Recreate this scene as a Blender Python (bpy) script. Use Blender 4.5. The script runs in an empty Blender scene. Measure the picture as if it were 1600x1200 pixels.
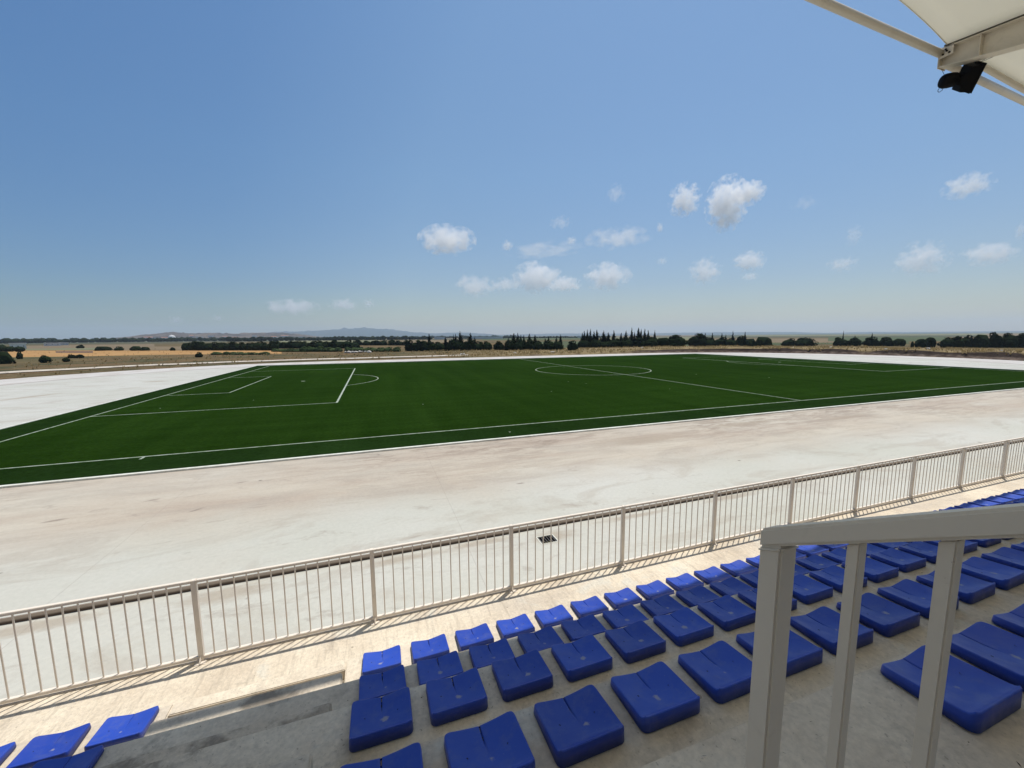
import bpy, bmesh, math, random
from mathutils import Vector, Matrix, noise
from mathutils.geometry import tessellate_polygon
random.seed(11)
sc = bpy.context.scene
COL = sc.collection
R = math.radians
# ---------------------------------------------------------------- camera
CAM = Vector((-33.716, -57.042, 5.581))
yaw, pitch, roll = 0.33535, -0.11954, -0.00801
fw = Vector((math.sin(yaw)*math.cos(pitch), math.cos(yaw)*math.cos(pitch), math.sin(pitch)))
rt = Vector((math.cos(yaw), -math.sin(yaw), 0)); up = rt.cross(fw)
r2 = rt*math.cos(roll)+up*math.sin(roll); u2 = up*math.cos(roll)-rt*math.sin(roll)
cam = bpy.data.cameras.new('camera'); camo = bpy.data.objects.new('camera', cam); COL.objects.link(camo)
camo.matrix_world = Matrix(((r2.x, u2.x, -fw.x, CAM.x), (r2.y, u2.y, -fw.y, CAM.y), (r2.z, u2.z, -fw.z, CAM.z), (0, 0, 0, 1)))
cam.sensor_width = 36; cam.lens = 622.97/1600*36
cam.clip_start = 0.05; cam.clip_end = 60000
sc.camera = camo
# ---------------------------------------------------------------- sky and sun
SUN = Vector((0.27, 0.190, 1.05)).normalized()
el = math.asin(SUN.z); azm = math.atan2(SUN.x, SUN.y)
SKY_EL = [(0, (.60, .575, .60)), (.12, (.62, .62, .70)), (.35, (.76, .80, .84)), (.7, (.90, .95, .97))]
SKY_AZ = [(0, (.52, .69, .86)), (.41, (.565, .755, .90)), (.58, (.66, .82, .925)), (.80, (.93, 1, 1)), (1, (.96, 1, 1))]
w = bpy.data.worlds.new('World'); sc.world = w; w.use_nodes = True
wn = w.node_tree; bg = wn.nodes['Background']
sky = wn.nodes.new('ShaderNodeTexSky'); sky.sky_type = 'NISHITA'; sky.sun_disc = False
sky.sun_elevation = el; sky.sun_rotation = azm; sky.altitude = 0; sky.air_density = 1.25; sky.dust_density = 0.25; sky.ozone_density = 2.2
# a hazy summer sky: ramps dim the band near the horizon and deepen the blue away from the sun
tcw = wn.nodes.new('ShaderNodeTexCoord'); spw = wn.nodes.new('ShaderNodeSeparateXYZ'); wn.links.new(tcw.outputs['Generated'], spw.inputs[0])
def wramp(sock, stops):
    n = wn.nodes.new('ShaderNodeValToRGB'); wn.links.new(sock, n.inputs[0]); e = n.color_ramp.elements
    while len(e) < len(stops): e.new(.5)
    for i, (p, cc) in enumerate(stops): e[i].position = p; e[i].color = (*cc, 1)
    return n.outputs[0]
def wmul(a, b_):
    n = wn.nodes.new('ShaderNodeMix'); n.data_type = 'RGBA'; n.blend_type = 'MULTIPLY'; n.inputs[0].default_value = 1
    wn.links.new(a, n.inputs[6]); wn.links.new(b_, n.inputs[7]); return n.outputs[2]
dt = wn.nodes.new('ShaderNodeVectorMath'); dt.operation = 'DOT_PRODUCT'; wn.links.new(tcw.outputs['Generated'], dt.inputs[0]); dt.inputs[1].default_value = (.83, .56, 0)
mrw = wn.nodes.new('ShaderNodeMapRange'); wn.links.new(dt.outputs['Value'], mrw.inputs[0]); mrw.inputs[1].default_value = -.5; mrw.inputs[2].default_value = .9
skc = wmul(sky.outputs[0], wramp(spw.outputs[2], SKY_EL))
skc = wmul(skc, wramp(mrw.outputs[0], SKY_AZ))
wn.links.new(skc, bg.inputs[0]); bg.inputs[1].default_value = 0.123
sl = bpy.data.lights.new('sun', 'SUN'); sl.energy = 4.5; sl.angle = R(0.53); sl.color = (1, 0.95, 0.87)
so = bpy.data.objects.new('sun', sl); COL.objects.link(so); so.rotation_euler = (-SUN).to_track_quat('-Z', 'Y').to_euler(); so.location = (0, 0, 80)
sc.view_settings.view_transform = 'Standard'; sc.view_settings.look = 'None'
sc.view_settings.exposure = 0.0; sc.view_settings.gamma = 1; sc.view_settings.use_curve_mapping = False
sc.render.engine = 'CYCLES'
sc.cycles.use_denoising = True; sc.cycles.max_bounces = 12; sc.cycles.volume_bounces = 10
sc.cycles.volume_step_rate = 1.0; sc.cycles.volume_max_steps = 128
sc.cycles.transparent_max_bounces = 16; sc.cycles.sample_clamp_indirect = 8
# ---------------------------------------------------------------- data: positions in metres
HAZE = 9e-5
TREES=[('r', -18.9, 115.7, 0.5, 3.34, 3.65), ('r', -16.0, 113.8, 0.5, 3.46, 4.69), ('r', -13.5, 112.2, 0.5, 3.31, 4.16), ('r', -10.9, 110.5, 0.5, 3.03, 4.68), ('r', -7.8, 108.4, 0.5, 2.88, 4.15), ('r', -3.0, 105.3, 0.5, 3.77, 3.62), ('r', -0.7, 103.8, 0.5, 3.49, 4.13), ('r', 2.1, 102.0, 0.5, 2.96, 3.86), ('r', 4.4, 100.5, 0.5, 3.21, 3.6), ('r', 6.9, 98.9, 0.5, 2.81, 3.59), ('r', 9.6, 97.1, 0.5, 3.05, 3.57), ('r', 13.6, 94.5, 0.5, 2.9, 3.81), ('c', -10.7, 115.3, 0.5, 5.41, 2.13), ('c', -4.5, 111.1, 0.5, 4.28, 2.39), ('c', -1.5, 109.1, 0.5, 5.06, 1.59), ('c', -0.7, 108.6, 0.5, 5.31, 1.59), ('c', 1.0, 107.5, 0.5, 6.48, 2.38), ('c', 4.7, 105.1, 0.5, 5.79, 2.37), ('c', 6.3, 104.0, 0.5, 3.94, 1.58), ('c', -18.3, 120.2, 0.5, 3.84, 1.34), ('c', 17.0, 92.3, 0.5, 3.89, 1.77), ('c', 18.8, 91.1, 0.5, 5.37, 1.76), ('c', 20.1, 90.3, 0.5, 5.48, 1.76), ('c', 21.2, 89.5, 0.5, 4.85, 1.25), ('c', 22.2, 88.9, 0.5, 4.84, 1.25), ('c', 24.0, 87.7, 0.5, 5.19, 2.24), ('c', 25.9, 86.5, 0.5, 4.81, 1.73), ('c', 29.2, 84.3, 0.5, 3.56, 1.48), ('c', 30.3, 83.6, 0.5, 4.28, 1.47), ('c', 32.8, 82.0, 0.5, 4.02, 1.46), ('c', 34.1, 81.1, 0.5, 4.98, 1.7), ('r', 16.3, 88.4, 0.5, 3.42, 4.18), ('r', 19.7, 86.2, 0.5, 3.65, 3.91), ('r', 23.0, 84.0, 0.5, 3.38, 4.37), ('r', 25.5, 82.4, 0.5, 3.13, 3.38), ('r', 29.0, 80.2, 0.5, 3.35, 4.31), ('r', 31.6, 78.5, 0.5, 3.33, 3.33), ('r', 31.8, 66.8, 0.5, 3.09, 3.07), ('c', 51.1, 94.5, 0.5, 5.7, 1.89), ('c', 51.7, 94.1, 0.5, 6.23, 1.61), ('c', 52.7, 93.4, 0.5, 6.9, 1.88), ('c', 53.8, 92.7, 0.5, 6.75, 1.87), ('c', 55.0, 91.8, 0.5, 5.93, 1.86), ('c', 56.0, 91.1, 0.5, 6.45, 1.86), ('c', 58.3, 89.5, 0.5, 6.29, 2.37), ('c', 59.8, 88.4, 0.5, 5.6, 1.83), ('c', 61.6, 87.1, 0.5, 6.25, 1.82), ('c', 64.1, 85.4, 0.5, 5.29, 1.8), ('c', 65.7, 84.3, 0.5, 6.2, 2.05), ('c', 67.5, 83.0, 0.5, 7.09, 1.52), ('c', 68.5, 82.4, 0.5, 5.77, 1.52), ('c', 69.7, 81.5, 0.5, 7.19, 1.76), ('c', 70.5, 80.9, 0.5, 6.53, 1.5), ('c', 71.7, 80.1, 0.5, 6.77, 1.75), ('c', 72.8, 79.4, 0.5, 6.24, 1.74), ('c', 74.9, 77.9, 0.5, 6.08, 1.72), ('r', 51.8, 94.1, 0.5, 3.53, 5.91), ('r', 55.9, 91.1, 0.5, 3.77, 5.3), ('r', 59.0, 89.0, 0.5, 3.21, 5.77), ('r', 62.2, 86.8, 0.5, 3.72, 5.7), ('r', 65.8, 84.3, 0.5, 3.96, 5.62), ('r', 70.5, 80.9, 0.5, 3.66, 5.52), ('r', 74.2, 78.4, 0.5, 4.15, 5.43), ('r', 77.6, 76.0, 0.5, 4.51, 5.83), ('r', 81.4, 73.3, 0.5, 4.99, 6.68), ('r', 118.0, 100.2, 0.5, 5.19, 7.49), ('r', 122.6, 96.4, 0.5, 3.43, 5.63), ('r', 126.1, 93.6, 0.5, 3.56, 5.53), ('r', 129.6, 90.8, 0.5, 3.07, 5.43), ('r', 132.7, 88.2, 0.5, 3.96, 3.73), ('r', 135.9, 85.6, 0.5, 3.48, 4.72), ('r', 140.2, 82.1, 0.5, 4.49, 5.88), ('c', 120.9, 97.8, 0.5, 5.0, 1.7), ('c', 123.4, 95.8, 0.5, 4.98, 1.68), ('c', 126.6, 93.2, 0.5, 4.94, 1.66), ('c', 128.0, 92.1, 0.5, 4.31, 1.37), ('c', 130.2, 90.2, 0.5, 5.97, 1.22), ('c', 134.2, 87.0, 0.5, 5.61, 1.72), ('r', 159.3, 83.8, 0.5, 2.65, 5.17), ('r', 164.3, 79.6, 0.5, 3.08, 7.02), ('r', 175.0, 70.4, 0.5, 3.0, 5.14), ('r', 179.1, 66.9, 0.5, 3.12, 4.55), ('r', 183.7, 62.8, 0.5, 3.08, 5.06), ('r', 187.8, 59.4, 0.5, 3.19, 4.71), ('r', 191.3, 56.4, 0.5, 3.02, 4.59), ('c', 175.6, 69.8, 0.5, 5.68, 0.81), ('c', 179.1, 66.9, 0.5, 3.56, 1.14), ('c', 183.8, 62.8, 0.5, 4.54, 1.1), ('r', 171.8, 42.1, 0.5, 2.05, 0.91), ('r', 174.2, 40.3, 0.5, 3.18, 3.95), ('r', 176.0, 38.8, 0.5, 3.93, 3.54), ('r', 180.4, 35.4, 0.5, 3.13, 3.76), ('r', 182.7, 33.6, 0.5, 3.61, 3.7), ('r', 184.7, 32.1, 0.5, 3.84, 3.31), ('r', 186.4, 30.7, 0.5, 3.21, 3.59), ('r', 188.2, 29.3, 0.5, 5.03, 4.18), ('r', 191.6, 26.7, 0.5, 4.86, 3.76), ('r', 194.5, 24.4, 0.5, 4.71, 4.28), ('r', 197.0, 22.5, 0.5, 4.55, 3.6), ('r', 199.4, 20.6, 0.5, 4.53, 3.53), ('c', 197.9, 21.7, 0.5, 6.68, 0.89), ('r', -122.6, 189.6, 0, 4.28, 5.04), ('r', -118.1, 186.7, 0, 4.51, 5.25), ('r', -115.5, 185.1, 0, 4.33, 5.75), ('r', -111.3, 182.4, 0, 4.12, 6.13), ('r', -106.4, 179.3, 0, 3.95, 4.96), ('r', -104.1, 177.9, 0, 3.75, 5.34), ('r', -99.8, 175.1, 0, 3.89, 5.61), ('r', -97.1, 173.4, 0, 3.94, 5.66), ('r', -93.0, 170.8, 0, 3.69, 3.98), ('r', -89.2, 168.4, 0, 3.66, 5.61), ('r', -85.3, 165.8, 0, 4.04, 6.1), ('r', -81.6, 163.5, 0, 3.58, 5.0), ('r', -78.1, 161.3, 0, 4.21, 4.19), ('r', -86.0, 203.6, 0, 4.18, 7.47), ('r', -81.0, 200.1, 0, 4.09, 5.6), ('r', -77.5, 197.7, 0, 4.01, 5.75), ('r', -73.1, 194.7, 0, 3.9, 7.34), ('r', -68.4, 191.5, 0, 3.63, 7.22), ('r', -65.1, 189.2, 0, 3.72, 5.24), ('r', -60.6, 186.1, 0, 3.93, 7.37), ('r', -57.3, 183.9, 0, 3.7, 5.39), ('r', -53.9, 181.5, 0, 4.29, 5.61), ('r', -49.6, 178.5, 0, 4.24, 7.64), ('r', -46.0, 176.1, 0, 4.17, 5.98), ('r', -43.4, 174.2, 0, 3.59, 7.02), ('r', -43.6, 259.6, 0, 4.0, 6.92), ('r', -37.3, 254.5, 0, 3.35, 6.16), ('r', -32.2, 250.3, 0, 3.23, 6.61), ('r', -29.6, 248.2, 0, 3.51, 5.47), ('r', -26.0, 245.3, 0, 3.63, 5.78), ('r', -20.2, 240.6, 0, 3.87, 5.66), ('r', -15.4, 236.6, 0, 3.18, 6.05), ('r', -11.2, 233.2, 0, 3.52, 6.21), ('r', -167.3, 212.4, 0, 2.45, 6.6), ('r', -157.9, 206.5, 0, 1.92, 3.57), ('r', -148.0, 200.2, 0, 2.61, 4.8), ('r', -142.9, 197.0, 0, 2.11, 3.61), ('r', -127.8, 187.5, 0, 1.59, 2.2), ('r', -221.2, 296.7, 0, 2.17, 4.15), ('c', -41.1, 132.9, 0, 1.97, 1.58), ('c', -43.0, 134.1, 0, 1.7, 1.32), ('b', -111.3, 76.1, 0, 1.6, 2.1), ('b', -107.9, 77.1, 0, 0.82, 1.54), ('b', -120.2, 77.7, 0, 3.48, 3.34), ('b', -137.6, 111.1, 0, 2.19, 1.51), ('b', -82.7, 86.3, 0, 1.34, 1.81), ('b', -124.9, 110.7, 0, 1.03, 2.22), ('b', -122.2, 109.3, 0, 1.02, 1.96), ('g', -72.7, 139.1, 0, 1.27, 4.25), ('g', -69.6, 137.2, 0, 1.07, 4.23), ('g', -66.7, 135.5, 0, 1.19, 3.97), ('g', -64.2, 133.9, 0, 1.04, 3.8), ('g', -60.8, 131.8, 0, 2.1, 4.17), ('g', -58.0, 130.2, 0, 2.09, 4.22), ('g', -54.8, 128.2, 0, 2.06, 4.31), ('g', -51.9, 126.4, 0, 1.72, 4.08), ('g', -49.5, 125.0, 0, 1.68, 4.44), ('g', -47.2, 123.6, 0, 1.71, 3.5), ('g', -42.9, 121.0, 0, 1.81, 3.8), ('g', -40.7, 119.6, 0, 1.85, 3.9), ('g', -38.4, 118.2, 0, 1.73, 3.98), ('g', -35.7, 116.5, 0, 1.63, 4.0), ('g', -33.4, 115.1, 0, 1.64, 4.29), ('g', -30.3, 113.2, 0, 1.6, 3.78), ('g', -27.7, 111.7, 0, 1.78, 3.73), ('g', -24.4, 109.7, 0, 1.83, 3.61), ('g', -87.2, 115.6, 0, 0.91, 3.57), ('g', -83.6, 113.6, 0, 0.95, 2.84), ('g', -81.0, 112.2, 0, 0.9, 3.67), ('g', -78.8, 111.0, 0, 0.86, 2.81), ('g', -76.1, 109.4, 0, 0.71, 3.61), ('g', -73.4, 107.9, 0, 0.73, 3.02), ('g', -70.0, 106.0, 0, 0.93, 3.65)]
N=[101, 134, 142, 149, 174]
CLOUDS=[(521, 2942, 706, 360, 189, 1, 10.5), (1804, 1683, 706, 182, 257, 1, 46.6), (1775, 1529, 706, 144, 110, 0.9, 48.7), (1550, 1711, 706, 142, 160, 0.75, 41.9), (-1720, 10396, 706, 1033, 348, 0.7, -9.2), (-569, 9354, 706, 558, 243, 0.55, -3.3), (-60, 8886, 706, 226, 183, 0.4, -0.2), (1365, 5502, 706, 536, 298, 0.6, 14.1), (1718, 5258, 706, 386, 172, 0.5, 18.2), (1884, 4519, 706, 542, 333, 0.9, 22.7), (2473, 4976, 706, 434, 205, 0.8, 26.5), (2658, 4187, 706, 492, 299, 0.85, 32.4), (1684, 2518, 706, 420, 130, 0.5, 33.7), (1330, 3033, 706, 640, 95, 0.42, 23.8), (1000, 2989, 706, 80, 77, 0.5, 18.7), (1400, 2689, 706, 75, 55, 0.45, 27.6), (1113, 2286, 706, 135, 77, 0.25, 26.1), (1149, 1741, 706, 93, 85, 0.25, 33.3), (1791, 2196, 706, 40, 65, 0.45, 39.0), (2623, 3170, 706, 103, 71, 0.3, 39.5), (3507, 3542, 706, 322, 278, 0.6, 44.5), (3435, 2925, 706, 255, 180, 0.7, 49.3), (4364, 3694, 706, 202, 99, 0.4, 49.5), (2215, 1550, 706, 129, 73, 0.15, 54.4), (3284, 1940, 706, 105, 151, 0.25, 59.0), (4524, 2779, 706, 252, 152, 0.4, 58.1), (4960, 2363, 706, 361, 309, 0.6, 64.1), (5222, 2003, 706, 324, 189, 0.65, 68.6), (2701, 1120, 706, 162, 105, 0.6, 66.7), (4301, 1509, 706, 50, 121, 0.35, 70.1), (-6929, 18381, 706, 442, 332, 0.35, -20.5), (-5032, 16479, 706, 429, 219, 0.3, -16.8)]
FIELDS={'wheat': [(-229.5, 251.5), (-73.8, 155.5), (-65.8, 112.8), (-108.9, 128.0), (-129.8, 125.4), (-150.4, 128.9)], 'wheat2': [(-249.3, 369.1), (-167.7, 312.6), (-126.2, 197.6), (-175.0, 221.8)], 'green': [(-361.3, 453.1), (-249.3, 369.1), (-180.4, 232.5), (-240.6, 264.8)], 'brown': [(-187.1, 214.0), (-167.1, 203.7), (-150.9, 171.9), (-169.7, 183.0)], 'green2': [(125.2, 318.8), (445.4, 177.2), (248.1, 80.5), (101.5, 122.5), (30.3, 88.0)], 'road': [(-95.1, 37.7), (-85.7, 46.8), (-76.9, 48.6), (-59.5, 50.5), (-46.4, 55.2), (-30.8, 59.0), (-23.3, 65.1)]}
ROWMAX={0: 29, 1: 24, 2: 19, 3: 14, 4: 9}
FAR={'towers': [[-2492.2, 4525.1, 20.3], [-2385.6, 4580.7, 19.3], [-2331.5, 4607.7, 18.8]], 'houses': [[-1106.7, 2420.6, 1.8], [-1085.0, 2429.9, 3.1], [-1061.0, 2439.9, -0.4], [-1001.4, 2463.6, 2.1], [-1027.0, 2453.6, 0.8], [-926.9, 2490.9, -2.2], [-896.3, 2501.4, 2.5], [-809.6, 2529.1, 5.0], [-790.1, 2534.9, 11.7], [-746.0, 2547.3, 6.1], [-659.5, 2569.4, 1.6], [-623.1, 2577.8, 6.7], [-568.3, 2589.5, -1.2], [-513.7, 2599.9, 9.4], [-432.2, 2613.4, 4.9], [-850.1, 2516.6, -1.5]], 'sheds': [[-254.5, 300.3, 2.2], [109.1, 831.6, -4.1], [219.0, 858.7, -5.7], [262.9, 898.0, -5.7], [503.2, 903.0, -5.9], [-330.7, 464.3, -0.1], [-348.3, 511.8, -0.5]]}
RIDGE={'near': [(-1656, 3157, 3.1), (-1551, 3207, 18.1), (-1439, 3258, 36.1), (-1323, 3304, 50.9), (-1221, 3342, 42.0), (-1101, 3381, 45.4), (-992, 3413, 39.1), (-857, 3448, 45.8), (-693, 3482, 45.4), (-563, 3504, 32.4), (-428, 3521, 13.7), (-335, 3530, -2.7)], 'far': [(-2794, 10591, 42.3), (-2175, 10733, 149.9), (-1647, 10824, 156.7), (-1087, 10892, 187.0), (-570, 10930, 226.3), (-112, 10943, 237.4), (438, 10933, 200.1), (1086, 10886, 121.8), (1583, 10823, 93.3), (2256, 10702, 114.5), (2929, 10536, 74.9), (3596, 10327, 5.1), (4410, 10006, -15.7)], 'low': [(2005, 11261, 5.1), (3761, 10799, 23.3), (5103, 10232, 42.2), (6181, 9619, 26.3), (6878, 9134, 15.5), (7626, 8521, 32.3), (8277, 7892, 31.7), (8999, 7060, 26.6), (9304, 6656, 18.2), (9637, 6166, -5.2), (10024, 5519, 6.8), (10294, 5001, -4.7), (10581, 4368, -4.6), (10848, 3662, -3.8), (11115, 2765, -8.8)]}
# ---------------------------------------------------------------- helpers
def tag(o, label=None, cat=None, group=None, kind=None):
    if label: o['label'] = label
    if cat: o['category'] = cat
    if group: o['group'] = group
    if kind: o['kind'] = kind
    return o
def empty(name, loc=(0, 0, 0), rz=0):
    o = bpy.data.objects.new(name, None); COL.objects.link(o); o.location = loc; o.rotation_euler = (0, 0, rz); o.empty_display_size = .1
    return o
def obj(name, me, parent=None, loc=None):
    o = bpy.data.objects.new(name, me); COL.objects.link(o)
    if parent: o.parent = parent
    if loc is not None: o.location = loc
    return o
ORD = ['first', 'second', 'third', 'fourth', 'fifth', 'sixth', 'seventh', 'eighth', 'ninth', 'tenth', 'eleventh', 'twelfth', 'thirteenth', 'fourteenth', 'fifteenth', 'sixteenth', 'seventeenth', 'eighteenth', 'nineteenth']
def ordn(i):
    if i < 19: return ORD[i]
    i += 1
    tens = {2: 'twent', 3: 'thirt', 4: 'fort', 5: 'fift', 6: 'sixt'}[i//10]
    return tens+'ieth' if i % 10 == 0 else tens+'y-'+ORD[i % 10-1]
class MB:
    def __init__(s): s.v = []; s.f = []; s.m = []
    def add(s, vs, fs, mi=0):
        b = len(s.v); s.v += [tuple(v) for v in vs]; s.f += [[b+i for i in f] for f in fs]; s.m += [mi]*len(fs)
    def box(s, x0, x1, y0, y1, z0, z1, mi=0):
        s.add([(x0, y0, z0), (x1, y0, z0), (x1, y1, z0), (x0, y1, z0), (x0, y0, z1), (x1, y0, z1), (x1, y1, z1), (x0, y1, z1)],
              [(0, 3, 2, 1), (4, 5, 6, 7), (0, 1, 5, 4), (1, 2, 6, 5), (2, 3, 7, 6), (3, 0, 4, 7)], mi)
    def tube(s, pts, r, n=8, mi=0, cap=True, roll0=0.0, upv=(0, 0, 1)):
        pts = [Vector(p) for p in pts]; rs = r if isinstance(r, (list, tuple)) else [r]*len(pts); b = len(s.v)
        for i, p in enumerate(pts):
            d = (pts[min(i+1, len(pts)-1)]-pts[max(i-1, 0)]).normalized()
            a = Vector(upv)
            if abs(d.dot(a)) > .95: a = Vector((1, 0, 0))
            e1 = d.cross(a).normalized(); e2 = e1.cross(d)
            for k in range(n):
                t = 2*math.pi*k/n+roll0; s.v.append(tuple(p+(e1*math.cos(t)+e2*math.sin(t))*rs[i]))
        for i in range(len(pts)-1):
            for k in range(n):
                s.f.append([b+i*n+k, b+i*n+(k+1) % n, b+(i+1)*n+(k+1) % n, b+(i+1)*n+k]); s.m.append(mi)
        if cap:
            s.f.append([b+k for k in range(n)][::-1]); s.m.append(mi); s.f.append([b+(len(pts)-1)*n+k for k in range(n)]); s.m.append(mi)
    def mesh(s, name, mats, smooth=False, bevel=0, seg=2):
        me = bpy.data.meshes.new(name); me.from_pydata(s.v, [], s.f)
        for m in (mats if isinstance(mats, (list, tuple)) else [mats]): me.materials.append(m)
        me.polygons.foreach_set('material_index', s.m)
        bm = bmesh.new(); bm.from_mesh(me)
        if bevel:
            bmesh.ops.remove_doubles(bm, verts=bm.verts, dist=1e-5)
            bmesh.ops.bevel(bm, geom=list(bm.edges), offset=bevel, segments=seg, affect='EDGES', clamp_overlap=True)
        bmesh.ops.recalc_face_normals(bm, faces=bm.faces); bm.to_mesh(me); bm.free()
        if smooth: me.polygons.foreach_set('use_smooth', [True]*len(me.polygons))
        me.update(); return me
def sheet(name, poly, z, mat, holes=(), parent=None):
    loops = [[Vector((x, y, z)) for x, y in poly]]+[[Vector((x, y, z)) for x, y in h] for h in holes]
    tris = tessellate_polygon(loops); vs = [v for l in loops for v in l]
    me = bpy.data.meshes.new(name); me.from_pydata([tuple(v) for v in vs], [], [list(t) for t in tris])
    bm = bmesh.new(); bm.from_mesh(me)
    for f in bm.faces:
        f.normal_update()
        if f.normal.z < 0: f.normal_flip()
    bm.to_mesh(me); bm.free(); me.materials.append(mat)
    return obj(name, me, parent)
# ---------------------------------------------------------------- materials
class NM:
    def __init__(s, name, rough=.8, spec=.3):
        s.m = bpy.data.materials.new(name); s.m.use_nodes = True; s.t = s.m.node_tree; s.b = s.t.nodes['Principled BSDF']
        s.b.inputs['Roughness'].default_value = rough; s.b.inputs['Specular IOR Level'].default_value = spec
        s.tc = s.t.nodes.new('ShaderNodeTexCoord'); s.pos = s.t.nodes.new('ShaderNodeNewGeometry').outputs['Position']
    def L(s, a, b): s.t.links.new(a, b)
    def mapped(s, scale=(1, 1, 1), rot=(0, 0, 0), loc=(0, 0, 0), obj=False):
        n = s.t.nodes.new('ShaderNodeMapping'); s.L(s.tc.outputs['Object'] if obj else s.pos, n.inputs[0])
        n.inputs['Scale'].default_value = scale; n.inputs['Rotation'].default_value = rot; n.inputs['Location'].default_value = loc
        return n.outputs[0]
    def noise(s, scale=1, detail=4, rough=.55, vec=None, dist=0):
        n = s.t.nodes.new('ShaderNodeTexNoise'); n.inputs['Scale'].default_value = scale; n.inputs['Detail'].default_value = detail
        n.inputs['Roughness'].default_value = rough; n.inputs['Distortion'].default_value = dist
        s.L(vec if vec is not None else s.pos, n.inputs['Vector']); return n.outputs['Fac']
    def vor(s, scale, vec=None, out='Distance'):
        n = s.t.nodes.new('ShaderNodeTexVoronoi'); n.inputs['Scale'].default_value = scale
        s.L(vec if vec is not None else s.pos, n.inputs['Vector']); return n.outputs[out]
    def ramp(s, f, stops):
        n = s.t.nodes.new('ShaderNodeValToRGB'); s.L(f, n.inputs[0]); e = n.color_ramp.elements
        while len(e) < len(stops): e.new(.5)
        for i, (p, c) in enumerate(stops):
            e[i].position = p; e[i].color = (c, c, c, 1) if isinstance(c, (int, float)) else (*c, 1)
        return n.outputs[0]
    def mix(s, f, a, b, mode='MIX'):
        n = s.t.nodes.new('ShaderNodeMix'); n.data_type = 'RGBA'; n.blend_type = mode
        if isinstance(f, (int, float)): n.inputs[0].default_value = f
        else: s.L(f, n.inputs[0])
        for v, k in ((a, 6), (b, 7)):
            if isinstance(v, tuple): n.inputs[k].default_value = (*v, 1)
            else: s.L(v, n.inputs[k])
        return n.outputs[2]
    def math(s, op, a, b=0.0, clamp=False):
        n = s.t.nodes.new('ShaderNodeMath'); n.operation = op; n.use_clamp = clamp
        for v, k in ((a, 0), (b, 1)):
            if isinstance(v, (int, float)): n.inputs[k].default_value = v
            else: s.L(v, n.inputs[k])
        return n.outputs[0]
    def sep(s, v):
        n = s.t.nodes.new('ShaderNodeSeparateXYZ'); s.L(v, n.inputs[0]); return n.outputs
    def rng(s, v, a, b, c=0., d=1.):
        n = s.t.nodes.new('ShaderNodeMapRange'); s.L(v, n.inputs[0])
        for k, x in enumerate((a, b, c, d)): n.inputs[k+1].default_value = x
        return n.outputs[0]
    def rand(s): return s.t.nodes.new('ShaderNodeObjectInfo').outputs['Random']
    def color(s, c):
        if isinstance(c, tuple): s.b.inputs['Base Color'].default_value = (*c, 1)
        else: s.L(c, s.b.inputs['Base Color'])
        return s
    def bump(s, h, strength=.3, dist=.02):
        n = s.t.nodes.new('ShaderNodeBump'); n.inputs['Strength'].default_value = strength; n.inputs['Distance'].default_value = dist
        s.L(h, n.inputs['Height']); s.L(n.outputs[0], s.b.inputs['Normal']); return s
    def blob(s, cx, cy, rx, ry, ang=0, wob=.5, sc_=1.5):
        """soft irregular stain mask at a place on the ground"""
        m = s.mapped(scale=(1/rx, 1/ry, 0), loc=(0, 0, 0), rot=(0, 0, 0))
        sb = s.t.nodes.new('ShaderNodeVectorMath'); sb.operation = 'SUBTRACT'; s.L(s.pos, sb.inputs[0]); sb.inputs[1].default_value = (cx, cy, 0)
        rt_ = s.t.nodes.new('ShaderNodeVectorRotate'); rt_.rotation_type = 'Z_AXIS'; s.L(sb.outputs[0], rt_.inputs['Vector']); rt_.inputs['Angle'].default_value = -ang
        ml = s.t.nodes.new('ShaderNodeVectorMath'); ml.operation = 'MULTIPLY'; s.L(rt_.outputs[0], ml.inputs[0]); ml.inputs[1].default_value = (1/rx, 1/ry, 0)
        ln = s.t.nodes.new('ShaderNodeVectorMath'); ln.operation = 'LENGTH'; s.L(ml.outputs[0], ln.inputs[0])
        d = s.math('ADD', ln.outputs['Value'], s.math('MULTIPLY', s.math('SUBTRACT', s.noise(1.6, 10, .78, s.mapped(scale=(.35, 1.4, 1))), .5), wob*5.2))
        return s.rng(d, 1.0, .35)
M = {}
# pale track concrete: dusty pink near the turf kerb, whiter towards the stand
n = NM('track_concrete', .85, .2)
x, y, z = n.sep(n.pos)
str1 = n.mapped(scale=(.10, .55, 1), rot=(0, 0, R(-4)))
big = n.noise(.9, 6, .6, str1, .4); med = n.noise(.35, 7, .65); fine = n.noise(9, 6, .7)
base = n.mix(n.ramp(n.noise(.13, 5, .6), [(.35, 0), (.65, 1)]), (.475, .47, .405), (.525, .515, .46))
near = n.rng(y, -44.8, -41.6)           # 1 near the turf on the stand side
nearmask = n.math('MULTIPLY', n.math('ADD', near, n.math('MULTIPLY', n.math('SUBTRACT', n.noise(.22, 5, .6), .5), 1.3), True), n.rng(y, -30, -34))
dust = n.mix(n.ramp(big, [(.36, 0), (.62, 1)]), (.43, .36, .285), (.515, .46, .37))
c = n.mix(nearmask, base, dust)
strk = n.math('MULTIPLY', n.ramp(n.noise(2.0, 10, .78, n.mapped(scale=(.22, 1.0, 1), rot=(0, 0, R(5))), .6), [(.46, 0), (.57, 1)]), n.rng(y, -44.0, -37.8))
strk = n.math('MULTIPLY', n.math('MULTIPLY', strk, n.rng(y, -30, -34)), n.ramp(n.noise(.09, 4), [(.36, 0), (.56, 1)]))
c = n.mix(n.math('MULTIPLY', strk, .85), c, (.27, .215, .165))
crk = n.ramp(n.vor(.9, n.mapped(scale=(.5, 1.3, 1)), 'Distance'), [(.0, 1), (.02, 0)])
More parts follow.
